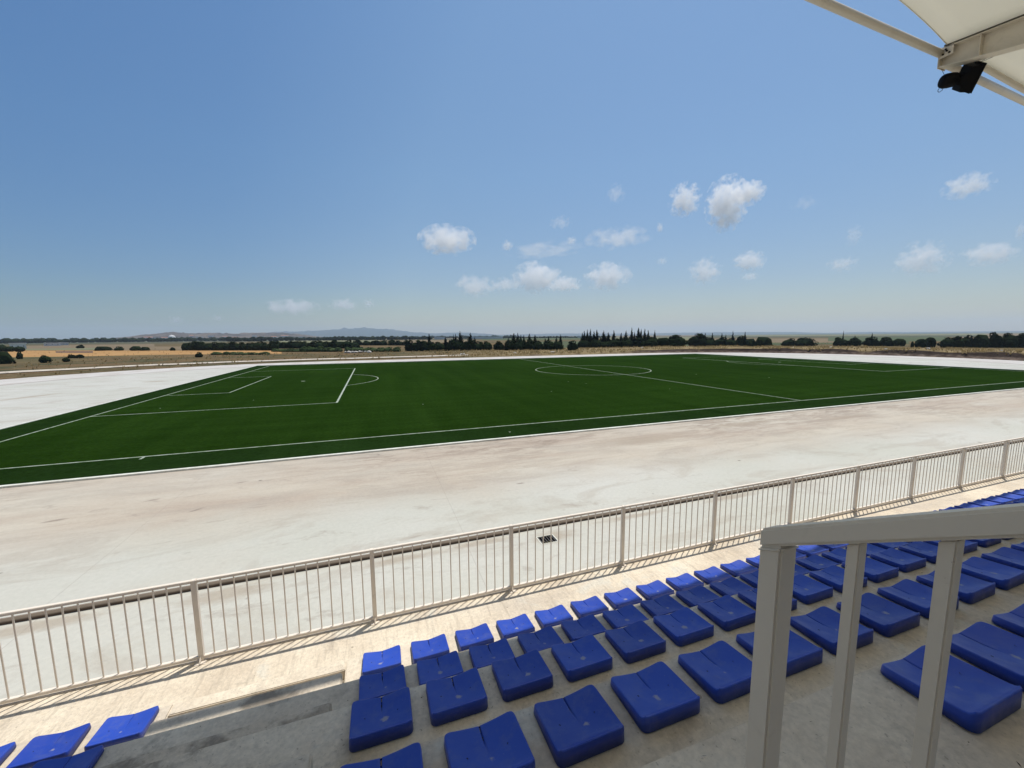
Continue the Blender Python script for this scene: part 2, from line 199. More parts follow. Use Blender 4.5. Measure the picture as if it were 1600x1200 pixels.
pat = n.ramp(n.noise(.55, 9, .72, n.mapped(scale=(.45, 1.1, 1), rot=(0, 0, R(-6))), .8), [(.50, 0), (.60, 1)])
c = n.mix(n.math('MULTIPLY', pat, .42), c, (.38, .335, .275))
pat2 = n.ramp(n.noise(1.3, 9, .78, n.mapped(scale=(.5, 1.2, 1), rot=(0, 0, R(10))), .5), [(.58, 0), (.66, 1)])
c = n.mix(n.math('MULTIPLY', pat2, .46), c, (.30, .255, .21))
far_ = n.rng(y, -32, -28)
c = n.mix(n.math('MULTIPLY', far_, n.ramp(n.noise(.25, 5, .6, n.mapped(scale=(.25, 1, 1))), [(.56, 0), (.74, .5)])), c, (.52, .46, .43))
for bx, by, rx, ry, an in ((-57.5, -27.5, 2.6, 1.2, .3), (-60, -21, 3, .7, .4), (-66, -5, 4, .8, 1.2), (19.5, -41.2, 2.4, .32, -.12), (-4, -39.6, 3.5, .4, .05), (-20, -39.6, 4.2, 1.0, .02), (-12, -38.6, 3, .6, .05), (-29.2, -47.22, .9, .45, 0), (-33.2, -46.92, 1.3, .22, .03), (-26.3, -46.87, 1.6, .18, 0), (-37.2, -47.02, 1.2, .3, 0), (-31, -46.82, 1.0, .16, 0), (-40.5, -46.92, 1.4, .25, 0), (-22, -46.82, 1.6, .2, 0), (-41.2, -40.3, .28, .1, .3), (-43.3, -41.2, .35, .1, .2), (-39.4, -41.8, .3, .09, .6), (-38.8, -39.4, .34, .1, .2), (-28.6, -43.3, .2, .09, 0), (-61, 8, 1.5, 1.2, 0)):
    c = n.mix(n.math('MULTIPLY', n.blob(bx, by, rx, ry, an), .62), c, (.34, .28, .21) if rx > .5 else (.2, .16, .13))
spk = n.ramp(n.vor(.55), [(.03, 1), (.045, 0)])
c = n.mix(n.math('MULTIPLY', spk, .75), c, (.16, .14, .12))
scuff = n.ramp(n.noise(2.2, 10, .75, None, 1.2), [(.60, 0), (.72, 1)])
c = n.mix(n.math('MULTIPLY', scuff, .55), c, (.40, .36, .31))
c = n.mix(.22, c, n.ramp(fine, [(.25, .35), (.75, 1)]), 'MULTIPLY')
# construction joints: a long one parallel to the kerb and square ones
jl = n.math('LESS_THAN', n.math('ABSOLUTE', n.math('SUBTRACT', n.math('ADD', y, n.math('MULTIPLY', n.noise(.5, 2), .1)), -41.6)), .012)
jx = n.math('LESS_THAN', n.math('ABSOLUTE', n.math('SUBTRACT', n.math('FRACT', n.math('DIVIDE', x, 9.0)), .5)), .0011)
jj = n.math('MULTIPLY', n.math('MAXIMUM', jl, jx), n.rng(y, -30, -36))
c = n.mix(n.math('MULTIPLY', jj, .3), c, (.25, .21, .18))
n.color(c); n.bump(n.math('ADD', fine, n.math('MULTIPLY', med, 2)), .25, .01); M['track'] = n.m
# outer ring of the track
n = NM('track_edge_concrete', .85, .2); n.color(n.mix(n.ramp(n.noise(.35, 8, .7, n.mapped(scale=(1, .5, 1))), [(.38, 0), (.66, 1)]), (.53, .51, .47), (.43, .385, .34))); M['ring'] = n.m
n = NM('dark_joint', .9, .1); n.color(n.mix(n.noise(.5, 6, .7), (.30, .27, .24), (.42, .38, .34))); M['joint'] = n.m
n = NM('track_step_face', .9, .1); zz_ = n.sep(n.pos)[2]; n.color(n.mix(n.rng(n.math('ADD', zz_, n.math('MULTIPLY', n.noise(1.5, 6), .05)), -.075, -.03), (.10, .075, .06), (.46, .38, .32))); M['step'] = n.m  # lower part of the face painted dark for the shadow at its foot
# artificial turf
def turf(name, a, b, k):
    n = NM(name, 1.0, .0)
    s1 = n.noise(1.0, 5, .6, n.mapped(scale=(.5, .04, 1), rot=(0, 0, R(14)))); s2 = n.noise(1.0, 5, .65, n.mapped(scale=(.05, .9, 1), rot=(0, 0, R(-3))))
    f = n.noise(5, 8, .8); g = n.noise(.05, 3)
    c = n.mix(n.ramp(s1, [(.3, 0), (.7, 1)]), a, b)
    c = n.mix(n.ramp(s2, [(.35, 0), (.75, k*.45)]), c, tuple(q*1.7 for q in b))
    c = n.mix(n.ramp(g, [(.35, 0), (.65, .35)]), c, tuple(q*.7 for q in a))
    seam = n.math('LESS_THAN', n.math('ABSOLUTE', n.math('SUBTRACT', n.math('FRACT', n.math('DIVIDE', n.sep(n.pos)[0], 4.0)), .5)), .008)
    c = n.mix(n.ramp(n.noise(3.2, 8, .75), [(.64, 0), (.74, .5)]), c, (.07, .10, .045))
    c = n.mix(.8, c, n.ramp(f, [(.3, .3), (.7, 1.5)]), 'MULTIPLY')
    n.color(c); n.bump(n.math('ADD', f, n.noise(60, 3)), .8, .03); return n.m
M['turf'] = turf('turf_green', (.0085, .0245, .0028), (.0165, .040, .0056), .9)
M['turf_edge'] = turf('turf_margin_green', (.0075, .0205, .0038), (.0145, .034, .0075), .9)
n = NM('pitch_line_white', .8, .2); n.color(n.mix(n.ramp(n.noise(3, 6, .7), [(.35, 0), (.6, 1)]), (.19, .25, .15), (.42, .46, .37))); M['line'] = n.m
n = NM('kerb_white', .8, .2); n.color(n.mix(n.ramp(n.noise(2, 6, .7), [(.3, 0), (.6, 1)]), (.50, .48, .40), (.70, .70, .62))); M['kerb'] = n.m
# stand concrete
n = NM('stand_concrete', .88, .2)
x, y, z = n.sep(n.pos)
st = n.noise(1.2, 7, .65); f = n.noise(28, 6, .7); b1 = n.noise(.55, 5, .6, n.mapped(scale=(.6, 1.6, 1)))
c = n.mix(n.ramp(st, [(.35, 0), (.65, 1)]), (.61, .52, .405), (.75, .665, .53))
c = n.mix(n.ramp(b1, [(.52, 0), (.68, .8)]), c, (.50, .44, .37))
c = n.mix(n.ramp(n.noise(.9, 6, .7, None, .6), [(.58, 0), (.66, .55)]), c, (.60, .60, .54))
wet = n.math('MULTIPLY', n.ramp(n.noise(1.7, 6, .62), [(.50, 0), (.58, .75)]), n.math('MULTIPLY', n.rng(x, -33.7, -34.3), n.rng(y, -52.95, -53.1)))
c = n.mix(wet, c, (.21, .18, .145))
c = n.mix(n.ramp(n.noise(6, 8, .8), [(.66, 0), (.74, .55)]), c, (.20, .165, .13))
pk = n.ramp(n.vor(3.2), [(.04, 1), (.055, 0)])
c = n.mix(n.math('MULTIPLY', pk, .6), c, (.18, .15, .12))
pit = n.ramp(n.noise(45, 4, .6), [(.63, 0), (.70, .6)])
c = n.mix(pit, c, (.25, .21, .17))
gr = n.ramp(n.noise(2.6, 9, .78), [(.54, 0), (.64, .42)])
c = n.mix(gr, c, (.34, .29, .235))
c = n.mix(.45, c, n.ramp(f, [(.25, .45), (.75, 1.2)]), 'MULTIPLY')
rib = n.math('MULTIPLY', n.noise(1.0, 6, .7, n.mapped(scale=(16, 1.6, 1), rot=(0, 0, R(8)))), n.rng(y, -52.62, -52.3))
c = n.mix(n.math('MULTIPLY', n.ramp(rib, [(.52, 0), (.66, .45)]), 1.0), c, (.34, .29, .23))
n.color(c); n.bump(n.math('ADD', n.math('MULTIPLY', f, .6), n.math('ADD', n.math('MULTIPLY', rib, 3.0), st)), .45, .012); M['stand'] = n.m
# blue plastic
n = NM('blue_plastic', .42, .45)
obn = n.tc.outputs['Object']; ox, oy, oz = n.sep(obn)
rnd = n.rand()
c = n.mix(rnd, (.018, .062, .41), (.012, .042, .31))
off = n.t.nodes.new('ShaderNodeVectorMath'); off.operation = 'ADD'; n.L(obn, off.inputs[0])
cb = n.t.nodes.new('ShaderNodeCombineXYZ'); n.L(n.math('MULTIPLY', rnd, 37), cb.inputs[0]); n.L(n.math('MULTIPLY', rnd, 91), cb.inputs[1]); n.L(cb.outputs[0], off.inputs[1])
nv = off.outputs[0]
dx = n.math('SUBTRACT', ox, n.math('MULTIPLY', n.math('SUBTRACT', rnd, .3), .05)); dy = n.math('ADD', oy, .205)
dd = n.math('SQRT', n.math('ADD', n.math('MULTIPLY', dx, dx), n.math('MULTIPLY', dy, dy)))
sp = n.rng(n.math('ADD', n.math('ADD', dd, n.math('MULTIPLY', n.math('FRACT', n.math('MULTIPLY', rnd, 13.7)), .022)), n.math('MULTIPLY', n.math('SUBTRACT', n.noise(30, 3, .6, nv), .5), .055)), .030, .016)
c = n.mix(n.math('MULTIPLY', sp, .62), c, (.36, .33, .28))
c = n.mix(n.ramp(n.noise(9, 6, .7, nv), [(.50, 0), (.75, .32)]), c, (.13, .15, .25))
c = n.mix(n.math('MULTIPLY', n.ramp(n.vor(26, nv), [(.03, 1), (.06, 0)]), .3), c, (.4, .38, .33))
n.color(c); n.L(n.ramp(n.noise(12, 5, .6, nv), [(.3, .36), (.7, .56)]), n.b.inputs['Roughness']); n.bump(n.noise(140, 3, .6, nv), .12, .002); M['blue'] = n.m
n = NM('dark_bolt_hole', .6); n.color((.012, .015, .04)); M['hole'] = n.m
n = NM('black_bracket', .6); n.color((.04, .038, .035)); M['bracket'] = n.m
# painted steel
def paint(name, a, b, rust, thr, sc_=1.0, rough=.5):
    n = NM(name, rough, .35)
    c = n.mix(n.noise(3*sc_, 5, .6), a, b)
    rm = n.ramp(n.noise(22*sc_, 8, .75), [(thr, 0), (thr+.04, 1)])
    c = n.mix(n.math('MULTIPLY', rm, .8), c, rust)
    c = n.mix(n.ramp(n.noise(7*sc_, 6, .7, None, .5), [(.55, 0), (.75, .5)]), c, tuple(q*.72 for q in b))
    n.color(c); n.bump(n.math('ADD', n.noise(90*sc_, 4), n.math('MULTIPLY', rm, -1.5)), .18, .002); return n.m
M['fence'] = paint('fence_paint', (.76, .69, .60), (.66, .59, .51), (.24, .15, .10), .71)
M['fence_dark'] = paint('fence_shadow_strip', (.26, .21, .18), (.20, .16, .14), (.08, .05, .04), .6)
M['rail'] = paint('handrail_paint', (.76, .69, .58), (.68, .61, .50), (.22, .13, .08), .655, .9, .45)
M['canopy_steel'] = paint('canopy_steel_paint', (.74, .68, .57), (.66, .60, .50), (.3, .2, .14), .74, .3)
n = NM('keder_strip', .6); n.color((.10, .09, .07)); M['keder'] = n.m
n = NM('black_housing', .75, .15); n.color((.004, .004, .005)); M['black'] = n.m
n = NM('dark_hole', .9, .1); n.color((.015, .015, .017)); M['pit'] = n.m
n = NM('drain_metal', .5, .4); n.color(n.mix(n.noise(20), (.09, .09, .09), (.16, .14, .12))); M['grate'] = n.m
# membrane
m = bpy.data.materials.new('pvc_membrane'); m.use_nodes = True; t = m.node_tree; b = t.nodes['Principled BSDF']
b.inputs['Base Color'].default_value = (.84, .82, .76, 1); b.inputs['Roughness'].default_value = .6
tr = t.nodes.new('ShaderNodeBsdfTranslucent'); tr.inputs[0].default_value = (.80, .78, .69, 1); mx = t.nodes.new('ShaderNodeMixShader'); mx.inputs[0].default_value = .46
t.links.new(b.outputs[0], mx.inputs[1]); t.links.new(tr.outputs[0], mx.inputs[2]); t.links.new(mx.outputs[0], t.nodes['Material Output'].inputs[0]); M['membrane'] = m
# land
n = NM('dry_ground', .95, .1)
a1 = n.noise(.05, 8, .65, n.mapped(scale=(1, 1, 1))); a2 = n.noise(.9, 8, .7); a3 = n.noise(.014, 4, .6)
c = n.mix(n.ramp(a1, [(.36, 0), (.60, 1)]), (.105, .068, .032), (.175, .12, .054))
c = n.mix(n.ramp(a3, [(.44, 0), (.60, .85)]), c, (.07, .078, .034))
c = n.mix(n.ramp(n.noise(.2, 6, .7), [(.56, 0), (.7, .7)]), c, (.115, .07, .042))
c = n.mix(n.ramp(n.noise(.45, 6, .7), [(.62, 0), (.72, .7)]), c, (.25, .19, .10))
c = n.mix(.6, c, n.ramp(a2, [(.25, .4), (.75, 1.3)]), 'MULTIPLY')
dist_ = n.t.nodes.new('ShaderNodeVectorMath'); dist_.operation = 'LENGTH'; n.L(n.pos, dist_.inputs[0])
farm = n.mix(n.ramp(n.noise(.0022, 6, .6), [(.42, 0), (.58, 1)]), (.045, .065, .045), (.10, .10, .065))
c = n.mix(n.rng(dist_.outputs['Value'], 500, 1100), c, farm)  # far ground tinted darker and cooler by distance to stand in for haze
n.color(c); n.bump(a2, .8, .15); M['ground'] = n.m
n = NM('bank_soil', .95, .1)
gx, gy, gz = n.sep(n.pos)
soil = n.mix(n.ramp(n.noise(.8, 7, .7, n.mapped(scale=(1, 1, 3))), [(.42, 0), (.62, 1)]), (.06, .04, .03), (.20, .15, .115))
straw = n.mix(n.ramp(n.noise(.35, 7, .7), [(.35, 0), (.62, 1)]), (.14, .10, .048), (.30, .225, .11))
nz = n.sep(n.t.nodes.new('ShaderNodeNewGeometry').outputs['Normal'])[2]
soil = n.mix(n.math('MULTIPLY', n.rng(n.math('ADD', gz, n.math('MULTIPLY', n.noise(.6, 5), .25)), .52, .80), .85), soil, (.028, .018, .014))  # soil colour darkens towards the top of the bank
left = n.math('ADD', n.rng(gx, 20, -30), n.math('MULTIPLY', n.math('SUBTRACT', n.noise(.08, 4), .5), .8), True)
olive = n.mix(n.ramp(n.noise(.10, 7, .7, n.mapped(scale=(.6, 1.5, 1))), [(.42, 0), (.60, 1)]), (.15, .095, .045), (.055, .06, .026))
olive = n.mix(n.ramp(n.noise(.3, 8, .75), [(.55, 0), (.66, .8)]), olive, (.25, .19, .10))
straw = n.mix(left, straw, olive)
c = n.mix(n.rng(nz, .90, .97), soil, straw)
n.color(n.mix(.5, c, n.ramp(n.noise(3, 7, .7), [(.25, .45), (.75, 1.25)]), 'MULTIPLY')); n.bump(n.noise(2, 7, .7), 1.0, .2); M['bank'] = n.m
def simple(name, a, b, sc_, rough=.95, stretch=(1, 1, 1)):
    n = NM(name, rough, .1); n.color(n.mix(n.ramp(n.noise(sc_, 6, .65, n.mapped(scale=stretch)), [(.35, 0), (.65, 1)]), a, b)); return n.m
M['road'] = simple('dirt_road', (.40, .34, .27), (.56, .50, .42), .5)
M['wheat'] = simple('wheat_stubble', (.33, .185, .07), (.40, .235, .095), .05)
M['wheat2'] = simple('pale_stubble', (.15, .115, .07), (.20, .15, .09), .04)
M['field_green'] = simple('green_crop', (.055, .075, .035), (.085, .10, .05), .03)
M['field_olive'] = simple('olive_scrub_field', (.13, .14, .08), (.19, .175, .10), .03)
M['ploughed'] = simple('ploughed_soil', (.085, .055, .045), (.13, .085, .065), .1)
n = NM('hill_scrub', .95, .05)
h1 = n.noise(.004, 8, .65); h2 = n.noise(.02, 6, .7)
n.color(n.mix(n.ramp(h2, [(.55, 0), (.66, .8)]), n.mix(n.ramp(h1, [(.4, 0), (.6, 1)]), (.05, .043, .037), (.14, .11, .085)), (.22, .185, .15))); M['hill'] = n.m
n = NM('far_mountain', .95, .05); n.color(n.mix(n.noise(.002, 6, .6), (.02, .035, .03), (.045, .055, .042))); M['mountain'] = n.m
def leafmat(name, a, b):
    n = NM(name, .9, .0); n.color(n.mix(n.rand(), n.mix(n.ramp(n.noise(1.3, 4, .6), [(.35, 0), (.65, 1)]), a, b), a)); return n.m
M['leaf_dark'] = leafmat('dark_foliage', (.010, .016, .008), (.022, .034, .014))
M['leaf_cyp'] = leafmat('cypress_foliage', (.008, .013, .008), (.017, .026, .013))
M['leaf_olive'] = leafmat('scrub_foliage', (.035, .055, .022), (.075, .10, .045))
M['bark'] = simple('bark', (.05, .035, .025), (.09, .065, .045), 4)
M['straw'] = leafmat('straw', (.26, .19, .085), (.44, .34, .17))
for k_ in ('straw',):
    t = M[k_].node_tree; p_ = t.nodes['Principled BSDF']; tr = t.nodes.new('ShaderNodeBsdfTranslucent'); mx = t.nodes.new('ShaderNodeMixShader'); mx.inputs[0].default_value = .5
    t.links.new(p_.inputs['Base Color'].links[0].from_socket, tr.inputs[0]); t.links.new(p_.outputs[0], mx.inputs[1]); t.links.new(tr.outputs[0], mx.inputs[2]); t.links.new(mx.outputs[0], t.nodes['Material Output'].inputs[0])
M['rock'] = simple('pale_rock', (.42, .39, .34), (.62, .58, .52), 1.5)
M['wall_white'] = simple('white_render', (.55, .53, .50), (.70, .68, .64), .3)
M['wall_grey'] = simple('grey_render', (.30, .31, .33), (.38, .38, .40), .3)
M['roof_red'] = simple('roof_tile', (.28, .13, .08), (.36, .18, .11), .5)
n = NM('window_dark', .25, .5); n.color((.03, .035, .045)); M['window'] = n.m
# ---------------------------------------------------------------- ground, track, pitch (the setting)
def stadium(rad, n=40, hl=42.2):
    p = []
    for i in range(n+1): a = -math.pi/2+math.pi*i/n; p.append((hl+rad*math.cos(a), rad*math.sin(a)))
    for i in range(n+1): a = math.pi/2+math.pi*i/n; p.append((-hl+rad*math.cos(a), rad*math.sin(a)))
    return p
TX, TY0, TY1 = 55.9, -36.72, 36.0         # turf extent
PX, PY = 53.3, 33.94                      # pitch half sizes
RO = 46.4
g = 13400
ground = sheet('ground', [(-g, -400), (g, -400), (g, g), (-g, g)], -.30, M['ground']); tag(ground, kind='structure')
outer = []
for i in range(41): a = -math.pi*.0+math.pi/2*0; 
for i in range(41): a = math.pi*i/40-math.pi/2+.0; outer.append((42.2+RO*math.cos(a), RO*math.sin(a)))
for i in range(41): a = math.pi/2+math.pi*i/40; outer.append((-42.2+RO*math.cos(a), RO*math.sin(a)))
# replace the part on the stand side by a straight apron reaching the stand
outer = [(x, y) for x, y in outer if y > -36]
outer = [(105, -36), *outer, (-105, -36), (-105, -51.55), (105, -51.55)]
hole_turf = [(-TX, TY0), (TX, TY0), (TX, TY1), (-TX, TY1)]
DX0, DX1, DY0, DY1 = -29.53, -29.05, -47.47, -47.07
drain_hole = [(DX0, DY0), (DX1, DY0), (DX1, DY1), (DX0, DY1)]
SY = -46.60; AZ = -.14                      # the track ends in a low step; the apron below it runs to the stand
outer = [q for q in outer if q[1] > -50]
outer = outer[:0]+[q for q in outer if q[1] > -36.01 and abs(q[0]) < 104]+[(-105, -36), (-105, SY), (105, SY), (105, -36)]
track = sheet('running_track', outer, 0.0, M['track']); tag(track, kind='structure')
apron = sheet('apron', [(-105, -51.55), (105, -51.55), (105, SY+.02), (-105, SY+.02)], AZ, M['track'], [drain_hole]); tag(apron, kind='structure')
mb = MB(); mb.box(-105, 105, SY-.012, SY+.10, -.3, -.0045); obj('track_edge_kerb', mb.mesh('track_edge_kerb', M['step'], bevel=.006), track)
def ringstrip(name, ra, rb, z, mat, parent=None, y_min=-20, hl=42.2):
    A = [q for q in stadium(ra, 60, hl)]; B = [q for q in stadium(rb, 60, hl)]
    mb = MB(); N = len(A)
    for i in range(N-1):
        if min(A[i][1], A[i+1][1]) < y_min: continue
        mb.add([(*A[i], z), (*A[i+1], z), (*B[i+1], z), (*B[i], z)], [(0, 1, 2, 3)])
    return obj(name, mb.mesh(name, mat), parent)
tag(ringstrip('track_lanes_strip', 37.35, RO-.01, .006, M['ring'], track, -33))
tag(ringstrip('track_joint', 36.35, 37.345, .006, M['joint'], track, -33))
# turf carpet, raised slightly over the slab
pitch_o = sheet('turf_pitch', [(-PX, -PY), (PX, -PY), (PX, PY), (-PX, PY)], .034, M['turf']); tag(pitch_o, kind='structure')
for nm, q in (('turf_margin', (-TX, TX, TY0, -PY)), ('turf_margin', (-TX, TX, PY, TY1)), ('turf_margin', (-TX, -PX, -PY, PY)), ('turf_margin', (PX, TX, -PY, PY))):
    sheet(nm, [(q[0], q[2]), (q[1], q[2]), (q[1], q[3]), (q[0], q[3])], .034, M['turf_edge'], parent=pitch_o)
def kerb(x0, x1, y0, y1):
    mb = MB(); 
    horiz = (x1-x0) > (y1-y0); L = (x1-x0) if horiz else (y1-y0); k = 2.0; t = 0
    mb.box(x0, x1, y0, y1, -.1, .075); return obj('kerb', mb.mesh('kerb', M['kerb'], bevel=.008), pitch_o)
kerb(-TX-.16, TX+.16, TY0-.20, TY0); kerb(-TX-.16, TX+.16, TY1, TY1+.10); kerb(-TX-.16, -TX, TY0+.002, TY1-.002); kerb(TX, TX+.16, TY0+.002, TY1-.002)
LZ = .039; LW = .05
def line(name, x0, x1, y0, y1, parent=pitch_o, wd=LW):
    if x0 == x1: x0 -= wd; x1 += wd
    if y0 == y1: y0 -= wd; y1 += wd
    mb = MB(); mb.box(x0, x1, y0, y1, LZ-.004, LZ); return obj(name, mb.mesh(name, M['line']), parent)
line('touch_line', -PX, PX, -PY+LW, -PY+LW); line('touch_line', -PX, PX, PY-LW, PY-LW)
line('goal_line', -PX+LW, -PX+LW, -PY+.13, PY-.13); line('goal_line', PX-LW, PX-LW, -PY+.13, PY-.13)
line('halfway_line', 0, 0, -PY+.13, PY-.13)
def arc(name, cx, cy, r, a0, a1, w_=.06, N=96):
    mb = MB(); P = []
    for i in range(N+1):
        a = a0+(a1-a0)*i/N; P.append((math.cos(a), math.sin(a)))
    for i in range(N):
        c0, s0 = P[i]; c1, s1 = P[i+1]
        mb.add([(cx+(r-w_)*c0, cy+(r-w_)*s0, LZ+.004), (cx+(r-w_)*c1, cy+(r-w_)*s1, LZ+.004), (cx+(r+w_)*c1, cy+(r+w_)*s1, LZ+.004), (cx+(r+w_)*c0, cy+(r+w_)*s0, LZ+.004)], [(0, 1, 2, 3)])
    return obj(name, mb.mesh(name, M['line']), pitch_o)
arc('centre_circle', 0, 0, 9.15, 0, 2*math.pi)
for s in (-1, 1):
    for dpt, hw, nm in ((16.5, 20.16, 'penalty_box_line'), (5.5, 9.16, 'goal_box_line')):
        xe = s*(PX-dpt)
        line(nm, xe, xe, -hw+LW, hw-LW, wd=.08 if dpt > 10 else .06)
        for q in (-1, 1): line(nm, min(s*(PX-.13), xe), max(s*(PX-.13), xe), q*hw, q*hw)
    ah = math.acos(5.5/9.15); cx = s*(PX-11)
    arc('penalty_arc', cx, 0, 9.15, (math.pi-ah if s > 0 else -ah), (math.pi+ah if s > 0 else ah), N=40)
    arc('penalty_spot', cx, 0, .12, 0, 2*math.pi, .12, 24)
    for q in (-1, 1): line('corner_mark', s*(PX-9.15), s*(PX-9.15), q*(PY+.05)-(.35 if q < 0 else 0), q*(PY+.05)+(0 if q < 0 else .35))
# small white litter on the turf
mb = MB()
for (lx, ly) in ((-10.5, -16.5), (-11.5, -14), (9, -13), (-26.4, -35.6), (-17, -21), (-30, -24), (-5, -24), (14, -20), (-44, -16), (-50, -18), (-2, 6)):
    a = random.random()*3; mb.add([(lx+.07*math.cos(a+t), ly+.07*math.sin(a+t), .05+.03*(k % 2)) for k, t in enumerate((0, 1.5, 3, 4.6))], [(0, 1, 2), (0, 2, 3)])
tag(obj('turf_litter', mb.mesh('turf_litter', M['line'])), 'tiny white scraps scattered over the green turf', 'litter', kind='stuff')
# drain in the track
dr = empty('floor_drain', (DX0, DY0, AZ)); tag(dr, 'square black floor drain grate set in the pale track beyond the fence', 'drain')
dw, dh = DX1-DX0, DY1-DY0
mb = MB(); mb.box(.003, dw-.003, .003, dh-.003, -.26, -.2); mb.box(.003, .02, .003, dh-.003, -.2, -.03); mb.box(dw-.02, dw-.003, .003, dh-.003, -.2, -.03); mb.box(.02, dw-.02, .003, .02, -.2, -.03); mb.box(.02, dw-.02, dh-.02, dh-.003, -.2, -.03)
obj('pit', mb.mesh('pit', M['pit']), dr)
mb = MB()
for q in ((-.02, dw+.02, -.02, .006), (-.02, dw+.02, dh-.006, dh+.02), (-.02, .006, .006, dh-.006), (dw-.006, dw+.02, .006, dh-.006)): mb.box(*q, -.02, .008)
obj('frame', mb.mesh('frame', M['kerb']), dr)
mb = MB(); mb.box(-.007, .007, .008, dh-.008, -.035, -.006); bar_me = mb.mesh('grate_bar', M['grate'])
for i in range(6): obj('grate_bar', bar_me, dr, (dw*(i+.5)/6, 0, 0))
# ---------------------------------------------------------------- terrain outside the track
def bank_h(px, py):
    a = math.atan2(py, px); 
    right = max(0, min(1, (px-20)/60)); far_m = max(0, min(1, (px+30)/60))
    return .10+.30*far_m+.85*right
mb = MB(); offs = [0.02, .8, 1.9, 2.5, 3.4, 6, 10, 16, 24, 34, 48, 64]; rows_ = []
hs = [-.05, .02, .35, .95, 1.06, 1.03, .98, .95, .9, .75, .4, -.05]
base = stadium(RO, 110)
base = [q for q in base if q[1] > -46.0 or abs(q[0]) > 60]
pth = []
for i in range(0, 111): a = -math.pi*.42+math.pi*.92*i/110*1.0; pth.append(('R', a))
def outpt(t, off):
    # t runs 0..1 round the bowl from the right front to the left front
    L1 = 84.4; arc_ = math.pi*RO; a0 = .1; tot = (1-a0)*arc_*2+L1; s_ = t*tot
    if s_ < (1-a0)*arc_:
        a = -math.pi/2+math.pi*a0+s_/RO; return (42.2+(RO+off)*math.cos(a), (RO+off)*math.sin(a))
    s_ -= (1-a0)*arc_
    if s_ < L1: return (42.2-s_, RO+off)
    s_ -= L1; a = math.pi/2+s_/RO; return (-42.2+(RO+off)*math.cos(a), (RO+off)*math.sin(a))
NT = 420; heights = {}
def land_z(x, y, off):
    k = 0
    for j in range(len(offs)-1):
        if offs[j] <= off <= offs[j+1]:
            f_ = (off-offs[j])/(offs[j+1]-offs[j]); k = hs[j]*(1-f_)+hs[j+1]*f_; break
    else:
        return -.05
    h = bank_h(x, y)*k
    if off > .5: h += (noise.noise(Vector((x*.12, y*.12, 0)))*.35+noise.noise(Vector((x*.5, y*.5, 3)))*.14)*min(1, off/3)*bank_h(x, y)
    if k < 0 or off > 60: h -= .3
    return h
for i in range(NT+1):
    for off in offs:
        wob = noise.noise(Vector((i*.13, off, 0)))*min(off, 1.2)*.5
        x, y = outpt(i/NT, off+wob); mb.v.append((x, y, land_z(x, y, off)))
NO = len(offs)
for i in range(NT):
    for j in range(NO-1): mb.f.append([i*NO+j, i*NO+j+1, (i+1)*NO+j+1, (i+1)*NO+j]); mb.m.append(0)
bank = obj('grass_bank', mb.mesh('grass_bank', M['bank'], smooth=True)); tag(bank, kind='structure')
def flat(name, pts, z, mat): return tag(sheet(name, pts, z, mat), kind='structure')
flat('stubble_field', FIELDS['wheat'], -.285, M['wheat']); flat('stubble_field', FIELDS['wheat2'], -.285, M['wheat2'])
flat('scrub_field', FIELDS['green'], -.285, M['field_olive']); flat('ploughed_strip', FIELDS['brown'], -.27, M['ploughed'])
flat('crop_field', FIELDS['green2'], -.285, M['field_green'])
# patchwork of fields further out
for i, (az_, d0, d1, w_, mt) in enumerate(((-28, 420, 640, 11, 'wheat2'), (-14, 330, 470, 9, 'wheat2'), (-5, 500, 900, 12, 'field_olive'), (8, 420, 700, 10, 'wheat2'), (22, 600, 1200, 14, 'field_green'), (38, 500, 1100, 12, 'field_olive'), (52, 330, 620, 12, 'wheat2'), (62, 400, 900, 9, 'field_green'), (72, 350, 800, 10, 'wheat2'), (30, 1500, 3500, 30, 'wheat2'), (60, 1300, 3000, 22, 'field_olive'), (75, 1000, 2600, 12, 'wheat2'), (0, 1300, 2500, 25, 'wheat2'))):
    P = []
    for d_, s_ in ((d0, -1), (d0, 1), (d1, 1), (d1, -1)):
        a = R(az_+s_*w_/2); P.append((CAM.x+d_*math.sin(a), CAM.y+d_*math.cos(a)))
    flat({'wheat2': 'stubble_field', 'field_olive': 'scrub_field', 'field_green': 'crop_field'}[mt], P, -.27+.012*(i % 3), M[mt])
# dirt road round the outside of the bowl
mb = MB(); rp = [(-150, 4), (-118, 18), (-104, 29), *FIELDS['road'][:6]]
def smoothp(P, n=6):
    o = []
    for i in range(len(P)-1):
        p0, p1, p2, p3 = P[max(i-1, 0)], P[i], P[i+1], P[min(i+2, len(P)-1)]
        for k in range(n):
            t = k/n; o.append(tuple(.5*((2*p1[c])+(-p0[c]+p2[c])*t+(2*p0[c]-5*p1[c]+4*p2[c]-p3[c])*t*t+(-p0[c]+3*p1[c]-3*p2[c]+p3[c])*t**3) for c in (0, 1)))
    o.append(P[-1]); return o
def nearest_off(x, y):
    if abs(x) <= 42.2: return abs(y)-RO
    return math.hypot(abs(x)-42.2, y)-RO
sp_ = smoothp([(-150, -10), (-112, 8), (-101, 24), (-88, 38), (-72, 48.5), (-50, 53.5), (-30, 55), (-8, 54.5)], 10)
for i, q in enumerate(sp_):
    d = Vector(sp_[min(i+1, len(sp_)-1)])-Vector(sp_[max(i-1, 0)]); d.normalize(); nn = Vector((-d.y, d.x))
    for s in (-2.2, -.9, .9, 2.2):
        x, y = q[0]+nn.x*s, q[1]+nn.y*s; off = nearest_off(x, y)
        mb.v.append((x, y, max(land_z(x, y, max(off, .3)), -.3)+.22-(.12 if abs(s) > 2 else 0)))
